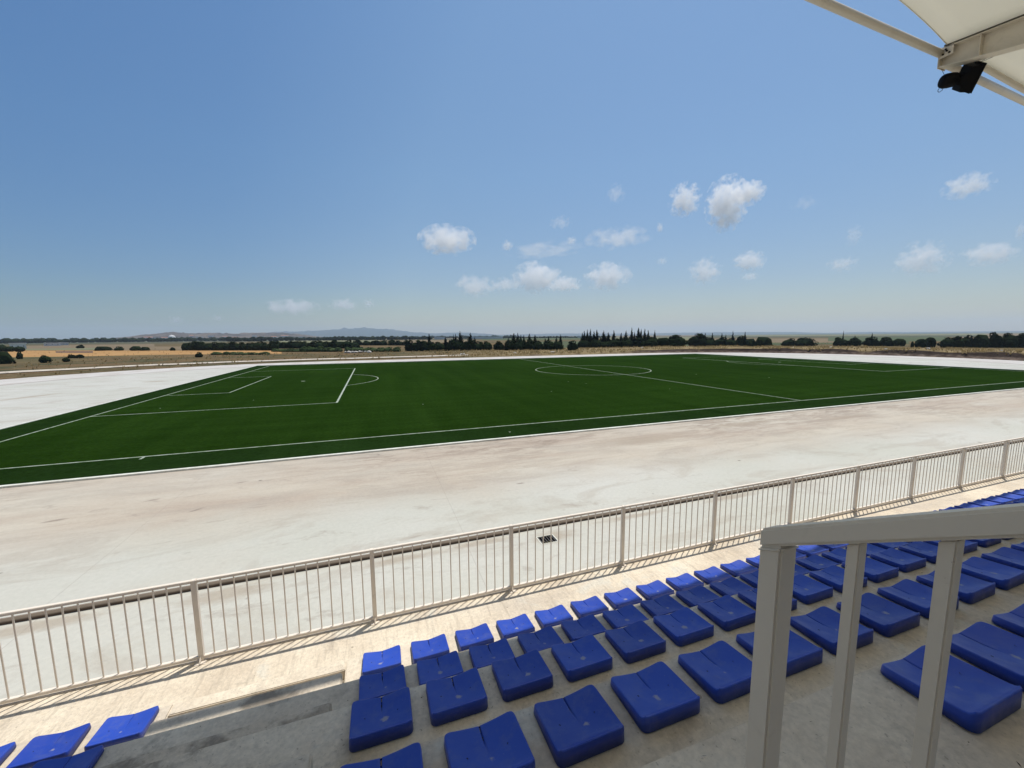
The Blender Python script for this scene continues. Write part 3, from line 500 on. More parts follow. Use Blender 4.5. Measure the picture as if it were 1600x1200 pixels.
for i in range(len(sp_)-1):
    for k in range(3): mb.f.append([i*4+k, i*4+k+1, i*4+4+k+1, i*4+4+k]); mb.m.append(0)
tag(obj('dirt_road', mb.mesh('dirt_road', M['road'], smooth=True)), kind='structure')
def zt(x, y):
    off = nearest_off(x, y); return max(land_z(x, y, off), -.3) if 0 < off < 64 else -.3
# dry grass tufts
def tufts(name, npts, gen, hmin, hmax, mat, label):
    mb = MB()
    for _ in range(npts):
        x, y = gen()
        if x < -15 and random.random() < .72: continue
        z = zt(x, y)-.05; h = random.uniform(hmin, hmax); w_ = h*random.uniform(.5, 1.1)
        for b_ in range(6):
            a = random.random()*6.283; lx, ly = math.cos(a)*w_*.5, math.sin(a)*w_*.5; q = random.uniform(.6, 1)
            mb.v += [(x-ly*.35, y+lx*.35, z), (x+ly*.35, y-lx*.35, z), (x+lx, y+ly, z+h*q)]; k = len(mb.v); mb.f.append([k-3, k-2, k-1]); mb.m.append(0)
    return tag(obj(name, mb.mesh(name, mat)), label, 'grass', kind='stuff')
def gen_bank():
    while True:
        t = random.random()**1.5; off = 2.2+random.random()**1.3*60; x, y = outpt(t, off)
        if noise.noise(Vector((x*.09, y*.09, 7)))+random.random()*.7 > .15: return x, y
tufts('dry_grass', 11000, gen_bank, .25, .8, M['straw'], 'straw coloured dry grass tufts covering the bank beyond the track')
def gen_field():
    a = R(random.uniform(-36, 74)); d = random.uniform(150, 330); return CAM.x+d*math.sin(a), CAM.y+d*math.cos(a)
tufts('dry_grass', 6000, gen_field, .25, .7, M['straw'], 'straw coloured weeds in the flat fields behind the bank')
def gen_green():
    while True:
        t = random.uniform(.35, 1); off = 4+random.random()*90; x, y = outpt(t, off)
        if noise.noise(Vector((x*.04, y*.04, 17))) > .12: return x, y
tufts('low_scrub', 1800, gen_green, .2, .6, M['leaf_olive'], 'low olive green scrub patches in the dry verge beyond the track')
# rocks: one heap left of centre and scattered stones on the right bank
def rock_mesh():
    bm = bmesh.new(); bmesh.ops.create_icosphere(bm, subdivisions=1, radius=.5)
    for v in bm.verts: v.co *= 1+random.uniform(-.3, .3); v.co.z *= .7
    me = bpy.data.meshes.new('rock'); bm.to_mesh(me); bm.free(); me.materials.append(M['rock']); return me
rk = [rock_mesh() for _ in range(4)]
heap = [(-40.6, 101), (-39.5, 100.2), (-38.2, 100.8), (-37.4, 99.3), (-41.8, 99.5), (-36.2, 100.4), (-34.9, 99), (-39, 98.6), (-43, 101)]
for i, (x, y) in enumerate(heap):
    o = obj('rock', rk[i % 4], None, (x, y, zt(x, y)+.25)); s = random.uniform(.8, 1.7); o.scale = (s*1.4, s, s); o.rotation_euler = (0, 0, i)
    tag(o, 'pale rock, %s from left in the heap on the dry verge left of centre' % ordn(sorted(heap).index((x, y))), 'rock', 'pale rocks heaped on the verge')
for i, (x, y) in enumerate(((96, 36), (92, 22), (98, 12), (104, 6), (101, -8), (88, 47), (60, 66), (20, 58), (8, 60), (-8, 62))):
    o = obj('rock', rk[i % 4], None, (x, y, zt(x, y)+.12)); s = random.uniform(.5, 1.0); o.scale = (s*1.5, s, s)
    tag(o, 'small pale stone, %s from right among the dry bank grass behind the track' % ordn(i), 'rock', 'stones on the bank')
# ---------------------------------------------------------------- trees
def crown(kind, seed):
    rnd_ = random.Random(seed); mb = MB()
    # unit crown: radius .5, height 1 (from 0 to 1)
    if kind == 'cyp':
        for lv in range(20):
            z = lv/19; rr = .5*(1-z)**1.25*(.65+.7*rnd_.random())+.022
            n_ = max(4, int(26*(1-z))+3)
            for k in range(n_):
                a = rnd_.random()*6.283; r_ = rr*(.45+.6*rnd_.random()); s = .13*(1-.55*z)
                c = Vector((r_*math.cos(a), r_*math.sin(a), z*.93+rnd_.uniform(-.02, .02)))
                out = Vector((math.cos(a), math.sin(a), 1.3)).normalized()
                t1 = out.cross(Vector((rnd_.random(), rnd_.random(), rnd_.random()))).normalized()*s*.55
                mb.add([c-t1, c+t1, c+out*s*1.1], [(0, 1, 2)])
        core = (.36, 'cone')
    else:
        lobes = [(rnd_.uniform(-.27, .27), rnd_.uniform(-.27, .27), rnd_.uniform(.12, .40), rnd_.uniform(.2, .30)) for _ in range(7)]+[(rnd_.uniform(-.18, .18), rnd_.uniform(-.18, .18), rnd_.uniform(.5, .78), rnd_.uniform(.16, .26)) for _ in range(4)]+[(0, 0, .35, .38)]
        for lx, ly, lz, lr in lobes:
            for k in range(80):
                d = Vector((rnd_.gauss(0, 1), rnd_.gauss(0, 1), rnd_.gauss(0, 1))).normalized()
                c = Vector((lx, ly, lz))+Vector((d.x*lr, d.y*lr, d.z*lr*.85))*rnd_.uniform(.75, 1.08)
                if c.z < .06: c.z = .06+rnd_.random()*.05
                t1 = d.cross(Vector((rnd_.random(), rnd_.random(), rnd_.random()+.1))).normalized(); t2 = d.cross(t1); s = rnd_.uniform(.035, .075)
                mb.add([c-t1*s, c+t2*s, c+t1*s, c-t2*s*.8], [(0, 1, 2, 3)])
    return mb
def core_add(mb, kind, seed):
    bm = bmesh.new(); bmesh.ops.create_icosphere(bm, subdivisions=2, radius=1)
    vs = []; 
    for v in bm.verts:
        c = v.co.copy(); nn = 1+.28*noise.noise(c*1.7+Vector((seed, 0, 0)))
        if kind == 'cyp':
            z = (c.z+1)/2; rr = .34*(1-z)**1.2+.012; h = math.hypot(c.x, c.y) or 1; vs.append((c.x/h*rr*nn*min(1, h*1.6), c.y/h*rr*nn*min(1, h*1.6), z*.9))
        else: vs.append((c.x*.44*nn, c.y*.44*nn, .38+c.z*.42*nn))
    mb.add(vs, [[v.index for v in f.verts] for f in bm.faces]); bm.free()
def tree_meshes(kind, mat, n_):
    o = []
    for s in range(n_):
        mb = crown(kind, s*7+(3 if kind == 'cyp' else 0)); core_add(mb, kind, s*3.1); o.append(mb.mesh('crown', mat))
    return o
CR = {'r': tree_meshes('rnd', M['leaf_dark'], 5), 'c': tree_meshes('cyp', M['leaf_cyp'], 4), 'g': tree_meshes('rnd', M['leaf_olive'], 4)}
mb = MB(); mb.tube([(0, 0, -.3), (.02, 0, .4), (0, .03, 1)], [.1, .075, .05], 7)
for a in (0.5, 2.4, 4.4): mb.tube([(0, 0, .55), (.25*math.cos(a), .25*math.sin(a), .95), (.45*math.cos(a), .45*math.sin(a), 1.5)], [.05, .035, .015], 5)
trunk_me = mb.mesh('trunk', M['bark'], smooth=True)
secs = [(0, N[0]), (N[0], N[1]), (N[1], N[2]), (N[2], N[3]), (N[3], N[4])]
def section(i):
    for s, (a, b) in enumerate(secs):
        if a <= i < b: return s
cnt = {}
def scr(t): d = Vector((t[1]-CAM.x, t[2]-CAM.y)); return math.atan2(d.x, d.y)
ranks = {}
for s, (a, b) in enumerate(secs):
    for kd in set(t[0] for t in TREES[a:b]):
        ids = [i for i in range(a, b) if TREES[i][0] == kd]; ids.sort(key=lambda i: scr(TREES[i]))
        for k, i in enumerate(ids): ranks[i] = (k, len(ids))
desc = {(0, 'r'): ('dark rounded tree, %s from left of the round trees beyond the far touchline', 'tree', 'rounded trees beyond the pitch'),
        (0, 'c'): ('slender dark cypress, %s from left of the pointed trees beyond the pitch', 'cypress', 'cypresses beyond the pitch'),
        (1, 'r'): ('dark bushy tree, %s from left in the long belt at the far left', 'tree', 'trees of the left belt'),
        (2, 'r'): ('lone dark tree, %s from left, at the back edge of the orange stubble field', 'tree', 'trees behind the stubble field'),
        (2, 'c'): ('small dark cypress, %s from left, standing over the green bushes left of centre', 'cypress', 'small cypresses left of centre'),
        (3, 'b'): ('dark round bush, %s from left, on the dry grass beyond the track at far left', 'bush', 'bushes beyond the track'),
        (4, 'g'): ('olive green bush, %s from left in the low row beyond the dry verge', 'bush', 'green bushes in a low row')}
for i, (kd, x, y, z, h, wd) in enumerate(TREES):
    s = section(i); k, tot = ranks[i]
    lab, cat, grp = desc[(s, kd)]
    z0 = zt(x, y)
    if s == 0: h = h+(z-z0)*.98
    h += .15
    if kd == 'c': h *= 1.10
    nm = {'r': 'round_tree', 'c': 'cypress_tree', 'b': 'bush', 'g': 'bush'}[kd]
    root = empty(nm, (x, y, z0)); tag(root, lab % ordn(k), cat, grp)
    me = random.choice(CR[{'r': 'r', 'c': 'c', 'b': 'r', 'g': 'g'}[kd]])
    lift = -.12 if kd in 'bg' else (-.02 if kd == 'c' else -.14)
    cr = obj('crown', me, root, (0, 0, h*lift)); wf = random.uniform(1.6, 2.3) if kd == 'c' else (1.32 if s == 0 else 1.15); cr.scale = (wd*wf, wd*wf, h*(1-lift)/.96*(1.0 if kd == 'c' else 1.05)); cr.rotation_euler = (0, 0, random.random()*6.28)
    tr_ = obj('trunk', trunk_me, root); tr_.scale = (max(wd*.28, .5),)*2+(h*.3,)
# far woods that read as one mass
def wood(name, az0, az1, dist, h, seed, label):
    mb = MB(); rnd_ = random.Random(seed); a = az0
    while a < az1:
        d_ = dist*rnd_.uniform(.97, 1.03); x, y = CAM.x+d_*math.sin(R(a)), CAM.y+d_*math.cos(R(a)); hh = h*rnd_.uniform(.6, 1.1); r_ = h*rnd_.uniform(.5, .9)
        bm = bmesh.new(); bmesh.ops.create_icosphere(bm, subdivisions=2, radius=1)
        vs = [(x+v.co.x*r_*(1+.3*noise.noise(v.co*2+Vector((a, 0, 0)))), y+v.co.y*r_, -.3+hh*.5+v.co.z*hh*.55*(1+.35*noise.noise(v.co*2.5+Vector((0, a, 0))))) for v in bm.verts]
        mb.add(vs, [[v.index for v in f.verts] for f in bm.faces]); bm.free()
        a += math.degrees(r_/dist)*rnd_.uniform(.8, 1.7)
    return tag(obj(name, mb.mesh(name, M['leaf_dark'])), label, 'wood', kind='stuff')
wood('far_wood', -34, -14, 1150, 8.5, 1, 'dark distant wood along the horizon at far left')
wood('far_wood', -16, 8, 900, 8, 2, 'distant wood below the hills left of centre')
wood('far_wood', -34, 20, 1700, 10, 3, 'hazy farthest wood line under the hills')
wood('far_wood', 12, 33, 1100, 5, 4, 'distant wood seen between the cypresses')
wood('far_wood', -34, -31.2, 330, 3.6, 5, 'dark hedge wood behind the stubble field at far left')
# ---------------------------------------------------------------- hills
def hill(name, pts, depth, mat, amp, subdiv=14):
    mb = MB(); P = []
    for i in range(len(pts)-1):
        for k in range(subdiv):
            t = k/subdiv; tt = t*t*(3-2*t)*.6+t*.4; P.append([pts[i][c]*(1-(t if c < 2 else tt))+pts[i+1][c]*(t if c < 2 else tt) for c in range(3)])
    P.append(list(pts[-1])); C0 = Vector((CAM.x, CAM.y)); J = 12
    for i, (x, y, z) in enumerate(P):
        d = (Vector((x, y))-C0); L_ = d.length; d.normalize()
        for j in range(J+1):
            f_ = j/J; off = (f_-1)*depth; prof = math.sin(f_*math.pi/2)**1.2 if f_ < 1 else 1
            zz = max(z, 3)*prof*(1+.18*noise.noise(Vector((i*.35, j*.6, amp)))*(1 if f_ < 1 else .25))-6*(1-f_)
            q = C0+d*(L_+off); mb.v.append((q.x, q.y, zz))
        q = C0+d*(L_+depth*.8); mb.v.append((q.x, q.y, -8))
    W_ = J+2
    for i in range(len(P)-1):
        for j in range(W_-1): mb.f.append([i*W_+j, (i+1)*W_+j, (i+1)*W_+j+1, i*W_+j+1]); mb.m.append(0)
    return tag(obj(name, mb.mesh(name, mat, smooth=True)), kind='structure')
hill('town_hill', RIDGE['near'], 900, M['hill'], 1)
hill('far_mountain', RIDGE['far'], 2500, M['mountain'], 2)
hill('low_hills', [(x, y, z+28) for x, y, z in RIDGE['low']], 2200, M['mountain'], 3)
# ---------------------------------------------------------------- distant buildings
def building(name, x, y, w_, d_, h_, mat, roof, label, cat, grp, nx=3, nz=1, base=-.3):
    root = empty(name, (x, y, base), -math.atan2(x-CAM.x, y-CAM.y)); tag(root, label, cat, grp)
    mb = MB(); mb.box(-w_/2, w_/2, -d_/2, d_/2, 0, h_); obj('wall', mb.mesh('wall', mat), root)
    mb = MB()
    if roof == 'flat': mb.box(-w_/2-.2, w_/2+.2, -d_/2-.2, d_/2+.2, h_+.003, h_+.4)
    elif roof == 'dome':
        mb.tube([(0, 0, h_+.003), (0, 0, h_+w_*.18), (0, 0, h_+w_*.34), (0, 0, h_+w_*.42)], [w_*.46, w_*.42, w_*.26, w_*.05], 14)
    else:
        mb.add([(-w_/2-.3, -d_/2-.3, h_+.003), (w_/2+.3, -d_/2-.3, h_+.003), (w_/2+.3, d_/2+.3, h_+.003), (-w_/2-.3, d_/2+.3, h_+.003), (-w_/2-.3, 0, h_+d_*.28), (w_/2+.3, 0, h_+d_*.28)], [(0, 1, 5, 4), (2, 3, 4, 5), (1, 2, 5), (3, 0, 4), (0, 3, 2, 1)])
    obj('roof', mb.mesh('roof', M['roof_red'] if roof == 'gable' else mat), root)
    mb = MB(); mb.box(-.5, .5, -.06, .02, -.7, .7); wm = mb.mesh('window', M['window'])
    if name == 'shed': wm.transform(Matrix.Diagonal((.5, 1, .4, 1))); nx = min(nx, 3)
    for i in range(nx):
        for k in range(nz): obj('window', wm, root, (w_*((i+.5)/nx-.5), -d_/2, h_*((k+.55)/nz)))
    return root
for i, (x, y, z) in enumerate(FAR['towers']):
    building('apartment_block', x, y, (62, 26, 30)[i], 16, (20, 18, 24)[i], M['wall_grey'], 'flat', ('broad', 'narrow', 'tall')[i]+' hazy apartment block on the left horizon, %s from left' % ordn(i), 'apartment block', 'apartment blocks on the horizon', 6, 5)
hx = sorted(range(len(FAR['houses'])), key=lambda i: FAR['houses'][i][0])
for r_, i in enumerate(hx):
    x, y, z = FAR['houses'][i]; dome = abs(x+1001.4) < 1
    dv = Vector((x-CAM.x, y-CAM.y)).normalized(); dst = 2735 if dome else 2760+((i*137) % 230); ang = math.atan2(dv.x, dv.y); rz_ = 0
    RN = RIDGE['near']
    for q in range(len(RN)-1):
        a0_, a1_ = math.atan2(RN[q][0]-CAM.x, RN[q][1]-CAM.y), math.atan2(RN[q+1][0]-CAM.x, RN[q+1][1]-CAM.y)
        if a0_ <= ang <= a1_: rz_ = RN[q][2]+(RN[q+1][2]-RN[q][2])*(ang-a0_)/(a1_-a0_)
    x, y = CAM.x+dv.x*dst, CAM.y+dv.y*dst; f_ = (dst-2700)/900
    zb_ = max(-.3, max(rz_, 3)*math.sin(f_*math.pi/2)**1.2-6*(1-f_)-2)
    building('village_house' if not dome else 'domed_building', x, y, 34 if dome else random.uniform(18, 42), 14, 12 if dome else random.uniform(8, 13), M['wall_white'], 'dome' if dome else random.choice(('flat', 'gable', 'flat')),
             'white domed building in the village below the hill' if dome else 'small white village house, %s from left below the hills' % ordn(r_), 'house', None if dome else 'village houses below the hills', 4, 2, base=zb_)
SH = [('white greenhouse roof above the dark hedge at far left', 7, 3.5), ('long white shed, beyond the leftmost cypresses', 26, 5), ('longest white shed, behind the tall cypresses left of the gap', 70, 5), ('white shed just right of the longest one', 24, 5), ('pale shed roof seen in the gap between the cypress rows', 44, 4), ('pale flat building behind the stubble fields at far left', 11, 2.5), ('small pale barn right of the pale flat building at far left', 7, 2.5)]
for (x, y, z), (lab, w_, h_) in zip(FAR['sheds'], SH):
    building('shed', x, y, w_, 8, h_, M['wall_white'], 'flat', lab, 'shed', 'pale farm sheds in the distance', 5, 1)
# ---------------------------------------------------------------- grandstand concrete
X0, X1 = -62.0, 14.0
AX0, AX1 = -35.66, -34.14        # aisle
SL = 1.684
stand = empty('grandstand', (0, -52, 0)); tag(stand, 'stepped concrete grandstand with a walkway, seating terraces and a narrow stair aisle', 'grandstand')
def part(name, boxes, bevel=.012, mat='stand'):
    o = None
    mb = MB()
    for b_ in boxes: mb.box(*b_)
    me = mb.mesh(name, M[mat], bevel=bevel); o = obj(name, me, stand); o.location = (0, 52, 0); return o
part('front_wall', [(X0, X1, -51.80, -51.56, -.3, 1.50)], 0)
part('walkway', [(X0, X1, -53.2, -51.50, 1.502, SL)], .015)
SY_ = [-52.768, -53.515, -54.33, -55.175, -55.955]; SZ_ = [2.174, 2.562, 3.083, 3.54, 3.985]
yk = lambda k: (SY_[k]+.033) if k < 5 else SY_[4]+.033-.8*(k-4)
zk = lambda k: (SZ_[k]-.052) if k < 5 else SZ_[4]-.052+.455*(k-4)
# first terrace, with the recess cut in the aisle
part('terrace_step', [(X0, AX0, -53.8, yk(0), SL+.002, zk(0))])
part('terrace_step', [(AX1, X1, -53.8, yk(0), SL+.002, zk(0))])
part('aisle_edge', [(AX0+.001, AX1-.001, -52.872, yk(0), SL+.002, zk(0)-.001)], .008)
part('aisle_recess', [(AX0+.001, AX1-.001, -53.25, -52.873, SL+.002, zk(0)-.105)], .004)
for k in range(0, 8):
    yb = yk(k+1)
    part('aisle_step', [(AX0+.002, AX1-.002, yb, yb+.36, zk(k)-.12, (zk(k)+zk(k+1))/2)], .012)
for k in range(1, 8):
    if k < 5: part('terrace_step', [(X0, X1, yk(k)-1.2, yk(k), zk(k-1)-.2, zk(k))])
    elif k == 5:
        part('terrace_step', [(X0, AX0-1.2, yk(k)-1.2, yk(k), zk(k-1)-.2, zk(k))]); part('terrace_step', [(-31.4, X1, yk(k)-1.2, yk(k), zk(k-1)-.2, zk(k))])
    else:
        part('terrace_step', [(X0, AX0-1.2, yk(k)-1.2, yk(k), zk(k-1)-.2, zk(k))]); part('terrace_step', [(-31.4, X1, yk(k)-1.2, yk(k), zk(k-1)-.2, zk(k))])
part('landing', [(AX0-1.198, -31.402, -60.2, yk(4)-1.202, zk(4)-.3, zk(4)-.002)])
part('back_wall', [(X0, X1, -61.6, -61.3, 0, 7.6)], 0)
# plaster lump beside the first seat of the short row, near the handrail
mb = MB(); bm = bmesh.new(); bmesh.ops.create_icosphere(bm, subdivisions=3, radius=1)
vs = [(v.co.x*.16*(1+.25*noise.noise(v.co*2)), v.co.y*.12*(1+.25*noise.noise(v.co*1.5)), max(-.2, v.co.z*.045*(1+.3*noise.noise(v.co*3)))) for v in bm.verts]
mb.add(vs, [[v.index for v in f.verts] for f in bm.faces]); bm.free()
lump = obj('mortar_lump', mb.mesh('mortar_lump', M['stand'], smooth=True)); lump.location = (-31.62, yk(4)-.60, zk(4)+.012); tag(lump, 'rough mortar lump on the concrete behind the seat nearest the handrail', 'mortar')
# debris
mb = MB()
for _ in range(260):
    r_ = random.random()
    if r_ < .5: k = 4; x = random.uniform(-34, -26)
    else: k = random.choice((0, 1, 2, 3)); x = random.uniform(-37, -22)
    y = yk(k)-random.uniform(.05, .78); z = zk(k)+.004; a = random.random()*6.3; L_ = random.choice((.004, .005, .007, .014, .022))*random.uniform(.7, 1.2); w_ = L_*random.uniform(.3, .6) if L_ < .01 else random.uniform(.0008, .0018)
    if k == 0 and AX0-.1 < x < AX1+.1: continue
    c_, s_ = math.cos(a), math.sin(a)
    mb.add([(x-c_*L_, y-s_*L_, z), (x-s_*w_, y+c_*w_, z+.003), (x+c_*L_, y+s_*L_, z+.001), (x+s_*w_, y-c_*w_, z)], [(0, 1, 2), (0, 2, 3)])
n = NM('leaf_litter', .9); n.color((.05, .035, .022))
tag(obj('leaf_litter', mb.mesh('leaf_litter', n.m)), 'dry twigs and leaf scraps scattered on the concrete treads', 'litter', kind='stuff')
# ---------------------------------------------------------------- seats
def seat_mesh():
    W, D, rc = .386, .335, .035; mb = MB()
    us = [-1, -.975, -.93, -.84, -.7, -.52, -.34, -.18, -.06, -.024, -.016, 0, .016, .024, .06, .18, .34, .52, .7, .84, .93, .975, 1]; vs_ = [0, .02, .06, .12, .2, .27, .34, .42, .52, .62, .72, .80, .87, .93, .965, .985, 1]
    def xy(u, v, grow=0.0, W=W, D=D):
        x, y = u*(W/2+grow), grow-v*(D+2*grow); hx, y0, y1 = W/2+grow, grow, -D-grow; r_ = rc+grow
        cx = math.copysign(hx-r_, x); cy = (y0-r_) if y > (y0+y1)/2 else (y1+r_)
        dx, dy = x-cx, y-cy
        if dx*math.copysign(1, x) > 0 and dy*(1 if cy > (y0+y1)/2 else -1) > 0:
            m_ = max(abs(dx), abs(dy)); h = math.hypot(dx, dy)
            if h > 1e-9: dx, dy = dx*m_/h, dy*m_/h
            x, y = cx+dx, cy+dy
        return x, y
    def top(u, v):
        f = (1-v)
        z = -.030*(1-abs(u)**1.3)*f**.8 + .030*v - .014*(1-u*u)*math.sin(math.pi*min(1, v*1.02))
        if v > .90: z += .017*((v-.90)/.10)**1.3
        if abs(u) < .021 and v < .42: z -= .026*(1-v/.42)
        for hx in (-.55, .55):
            dd = math.hypot((u-hx)*W/2, (v-.5)*D)
            if dd < .014: z -= .002
        return z
    nu, nv = len(us), len(vs_)
    for v in vs_:
        for u in us:
            x, y = xy(u, v, -.006); mb.v.append((x, y, top(u, v)))
    for j in range(nv-1):
        for i in range(nu-1): mb.f.append([j*nu+i, (j+1)*nu+i, (j+1)*nu+i+1, j*nu+i+1]); mb.m.append(0)
    ring = [(i, 0) for i in range(nu)]+[(nu-1, j) for j in range(1, nv)]+[(i, nv-1) for i in range(nu-2, -1, -1)]+[(0, j) for j in range(nv-2, 0, -1)]
    levels = [(-.0028, -.0012), (-.0004, -.0045), (.0, -.008), (.0012, -.02), (.003, None)]
    prev = [j*nu+i for i, j in ring]; n_ = len(ring)
    for gr, dz in levels:
        cur = []
        for i, j in ring:
            x, y = xy(us[i], vs_[j], gr); zt_ = top(us[i], vs_[j])
            if abs(us[i]) < .05 and j == 0: zt_ += 0
            mb.v.append((x, y, zt_+dz if dz is not None else -.042)); cur.append(len(mb.v)-1)
        for k in range(n_): mb.f.append([prev[k], prev[(k+1) % n_], cur[(k+1) % n_], cur[k]]); mb.m.append(0)
        prev = cur
    cur = []
    for i, j in ring:
        x, y = xy(us[i], vs_[j], -.003); mb.v.append((x, y, -.034)); cur.append(len(mb.v)-1)
    for k in range(n_): mb.f.append([prev[k], prev[(k+1) % n_], cur[(k+1) % n_], cur[k]]); mb.m.append(0)
    # bolt recesses
    for hx in (-.55, .55):
        cx, cy = hx*W/2, -.5*D; zz = top(hx, .5)
        b_ = len(mb.v); mb.v.append((cx, cy, zz+.0008))
        for k in range(10):
            a = k*.6283; mb.v.append((cx+.0055*math.cos(a), cy+.0055*math.sin(a), zz+.0025))
        for k in range(10): mb.f.append([b_, b_+1+k, b_+1+(k+1) % 10]); mb.m.append(1)
    me = mb.mesh('shell', [M['blue'], M['hole']], smooth=True)
    return me
shell_me = seat_mesh()
mb = MB(); mb.box(-.10, .10, -.26, -.06, -.051, -.038); mb.box(-.018, .018, -.30, -.06, -.0515, -.044); brk_me = mb.mesh('bracket', M['bracket'])
rows_lab = ['sunlit front row', 'shaded second row', 'third row', 'fourth row', 'short fifth row beside the handrail']
def seat(x, k, label, grp):
    root = empty('stadium_seat', (x+.193, SY_[k]+random.uniform(-.006, .006), SZ_[k]), R(random.uniform(-1.2, 1.2))); tag(root, label, 'seat', grp)
    obj('shell', shell_me, root); obj('bracket', brk_me, root)
for k in range(5):
    i0 = 5 if k == 4 else 0
    for i in range(i0, ROWMAX[k]+4):
        seat(-33.963+.5*i, k, 'blue plastic seat, %s from the aisle in the %s, right block' % (ordn(i), rows_lab[k]) if k < 4 else 'blue plastic seat, %s from left in the short fifth row beside the handrail' % ordn(i-5), 'blue stadium seats right of the aisle')
for k in range(3):
    for i in range(6 if k < 2 else 4):
        seat(-36.14-.496*i, k, 'blue plastic seat, %s left of the aisle in the %s, left block' % (ordn(i), rows_lab[k]), 'blue stadium seats left of the aisle')
# ---------------------------------------------------------------- front fence
FY = -51.60; FH = 1.05
fence = empty('railing_fence', (0, FY, SL)); tag(fence, 'long pale painted steel railing fence along the front edge of the walkway', 'fence')
def fp(name, me, x): return obj(name, me, fence, (x, 0, 0))
mb = MB(); mb.box(-.027, .027, -.027, .027, .008, FH); post_me = mb.mesh('post', M['fence'], bevel=.004)
mb = MB(); mb.box(-.055, .055, -.085, .055, 0, .008); mb.add([(-.006, -.027, .008), (.006, -.027, .008), (.006, -.085, .009), (-.006, -.085, .009), (-.006, -.027, .09), (.006, -.027, .09)], [(0, 3, 4), (1, 5, 2), (0, 1, 2, 3), (2, 5, 4, 3), (0, 4, 5, 1)]); foot_me = mb.mesh('base_plate', M['fence'])
mb = MB(); mb.tube([(0, 0, .066), (0, 0, FH-.036)], .0085, 6, cap=False); barm = mb.mesh('bar', M['fence'], smooth=True)
mb = MB(); mb.box(-.971, .971, -.022, .022, FH-.036, FH-.003); topm = mb.mesh('top_rail', M['fence'], bevel=.004)
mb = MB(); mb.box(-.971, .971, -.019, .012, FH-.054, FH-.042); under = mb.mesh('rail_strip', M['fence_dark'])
mb = MB(); mb.box(-.971, .971, -.022, .022, .028, .066); botm = mb.mesh('bottom_rail', M['fence'], bevel=.004)
i = -6
while -29.853+2*(i-4) < -6:
    px = -29.853+2*(i-4)
    fp('post', post_me, px); fp('base_plate', foot_me, px)
    fp('top_rail', topm, px+1); fp('bottom_rail', botm, px+1)
    for b_ in range(14):
        o = fp('bar', barm, px+2*(b_+1)/15); o.rotation_euler = (random.uniform(-.004, .004), random.uniform(-.004, .004), 0)
    i += 1
fp('post', post_me, -29.853+2*(i-4)); 
# ---------------------------------------------------------------- stair handrail close to the camera
HX = CAM.x+.794; HY = CAM.y+.570
rail = empty('stair_handrail', (HX, HY, zk(4)-.455)); tag(rail, 'close off-white square tube stair handrail with upright balusters at the lower right', 'handrail')
def rp_(name, vs, fs, bev, mat='rail'):
    mb = MB(); mb.add(vs, fs); o = obj(name, mb.mesh(name, M[mat], bevel=bev, smooth=False), rail); o.location = (-HX, -HY, -(zk(4)-.455)); return o
Fq = [(0, 3, 2, 1), (4, 5, 6, 7), (0, 1, 5, 4), (1, 2, 6, 5), (2, 3, 7, 6), (3, 0, 4, 7)]
slope = .56; zc = CAM.z-.4165   # z of rail's upper edge at the post's outer face
def rz(y): return zc+slope*((HY+.025)-y)
xa, xb = HX-.025, HX+.025
ya, yb = HY+.025, HY-3.2
rp_('handrail', [(xa, yb, rz(yb)-.05), (xb, yb, rz(yb)-.05), (xb, ya, zc-.042), (xa, ya, zc-.042), (xa, yb, rz(yb)), (xb, yb, rz(yb)), (xb, ya, zc), (xa, ya, zc)], Fq, .005)
zb = zk(4)-.46
rp_('post', [(xa+.0005, HY-.025, zb), (xb-.0005, HY-.025, zb), (xb-.0005, ya-.001, zb), (xa+.0005, ya-.001, zb), (xa+.0005, HY-.025, rz(HY-.025)-.044), (xb-.0005, HY-.025, rz(HY-.025)-.044), (xb-.0005, ya-.001, zc-.036), (xa+.0005, ya-.001, zc-.036)], Fq, .005)
for yy in [HY-.141-.117*k for k in range(22)]:
    h_ = .0105; rp_('baluster', [(HX-h_, yy-h_, zb), (HX+h_, yy-h_, zb), (HX+h_, yy+h_, zb), (HX-h_, yy+h_, zb), (HX-h_, yy-h_, rz(yy-h_)-.044), (HX+h_, yy-h_, rz(yy-h_)-.044), (HX+h_, yy+h_, rz(yy+h_)-.044), (HX-h_, yy+h_, rz(yy+h_)-.044)], Fq, .0025)
# weld bead between post and rail
mb = MB(); mb.tube([(xa-.001, HY-.024, rz(HY-.024)-.052), (xa-.001, ya-.003, zc-.044)], .0018, 6); mb.tube([(xa+.002, HY-.026, rz(HY-.026)-.052), (xb-.002, HY-.026, rz(HY-.026)-.052)], .0018, 6)
o = obj('weld_bead', mb.mesh('weld_bead', M['rail'], smooth=True), rail); o.location = (-HX, -HY, -(zk(4)-.455))
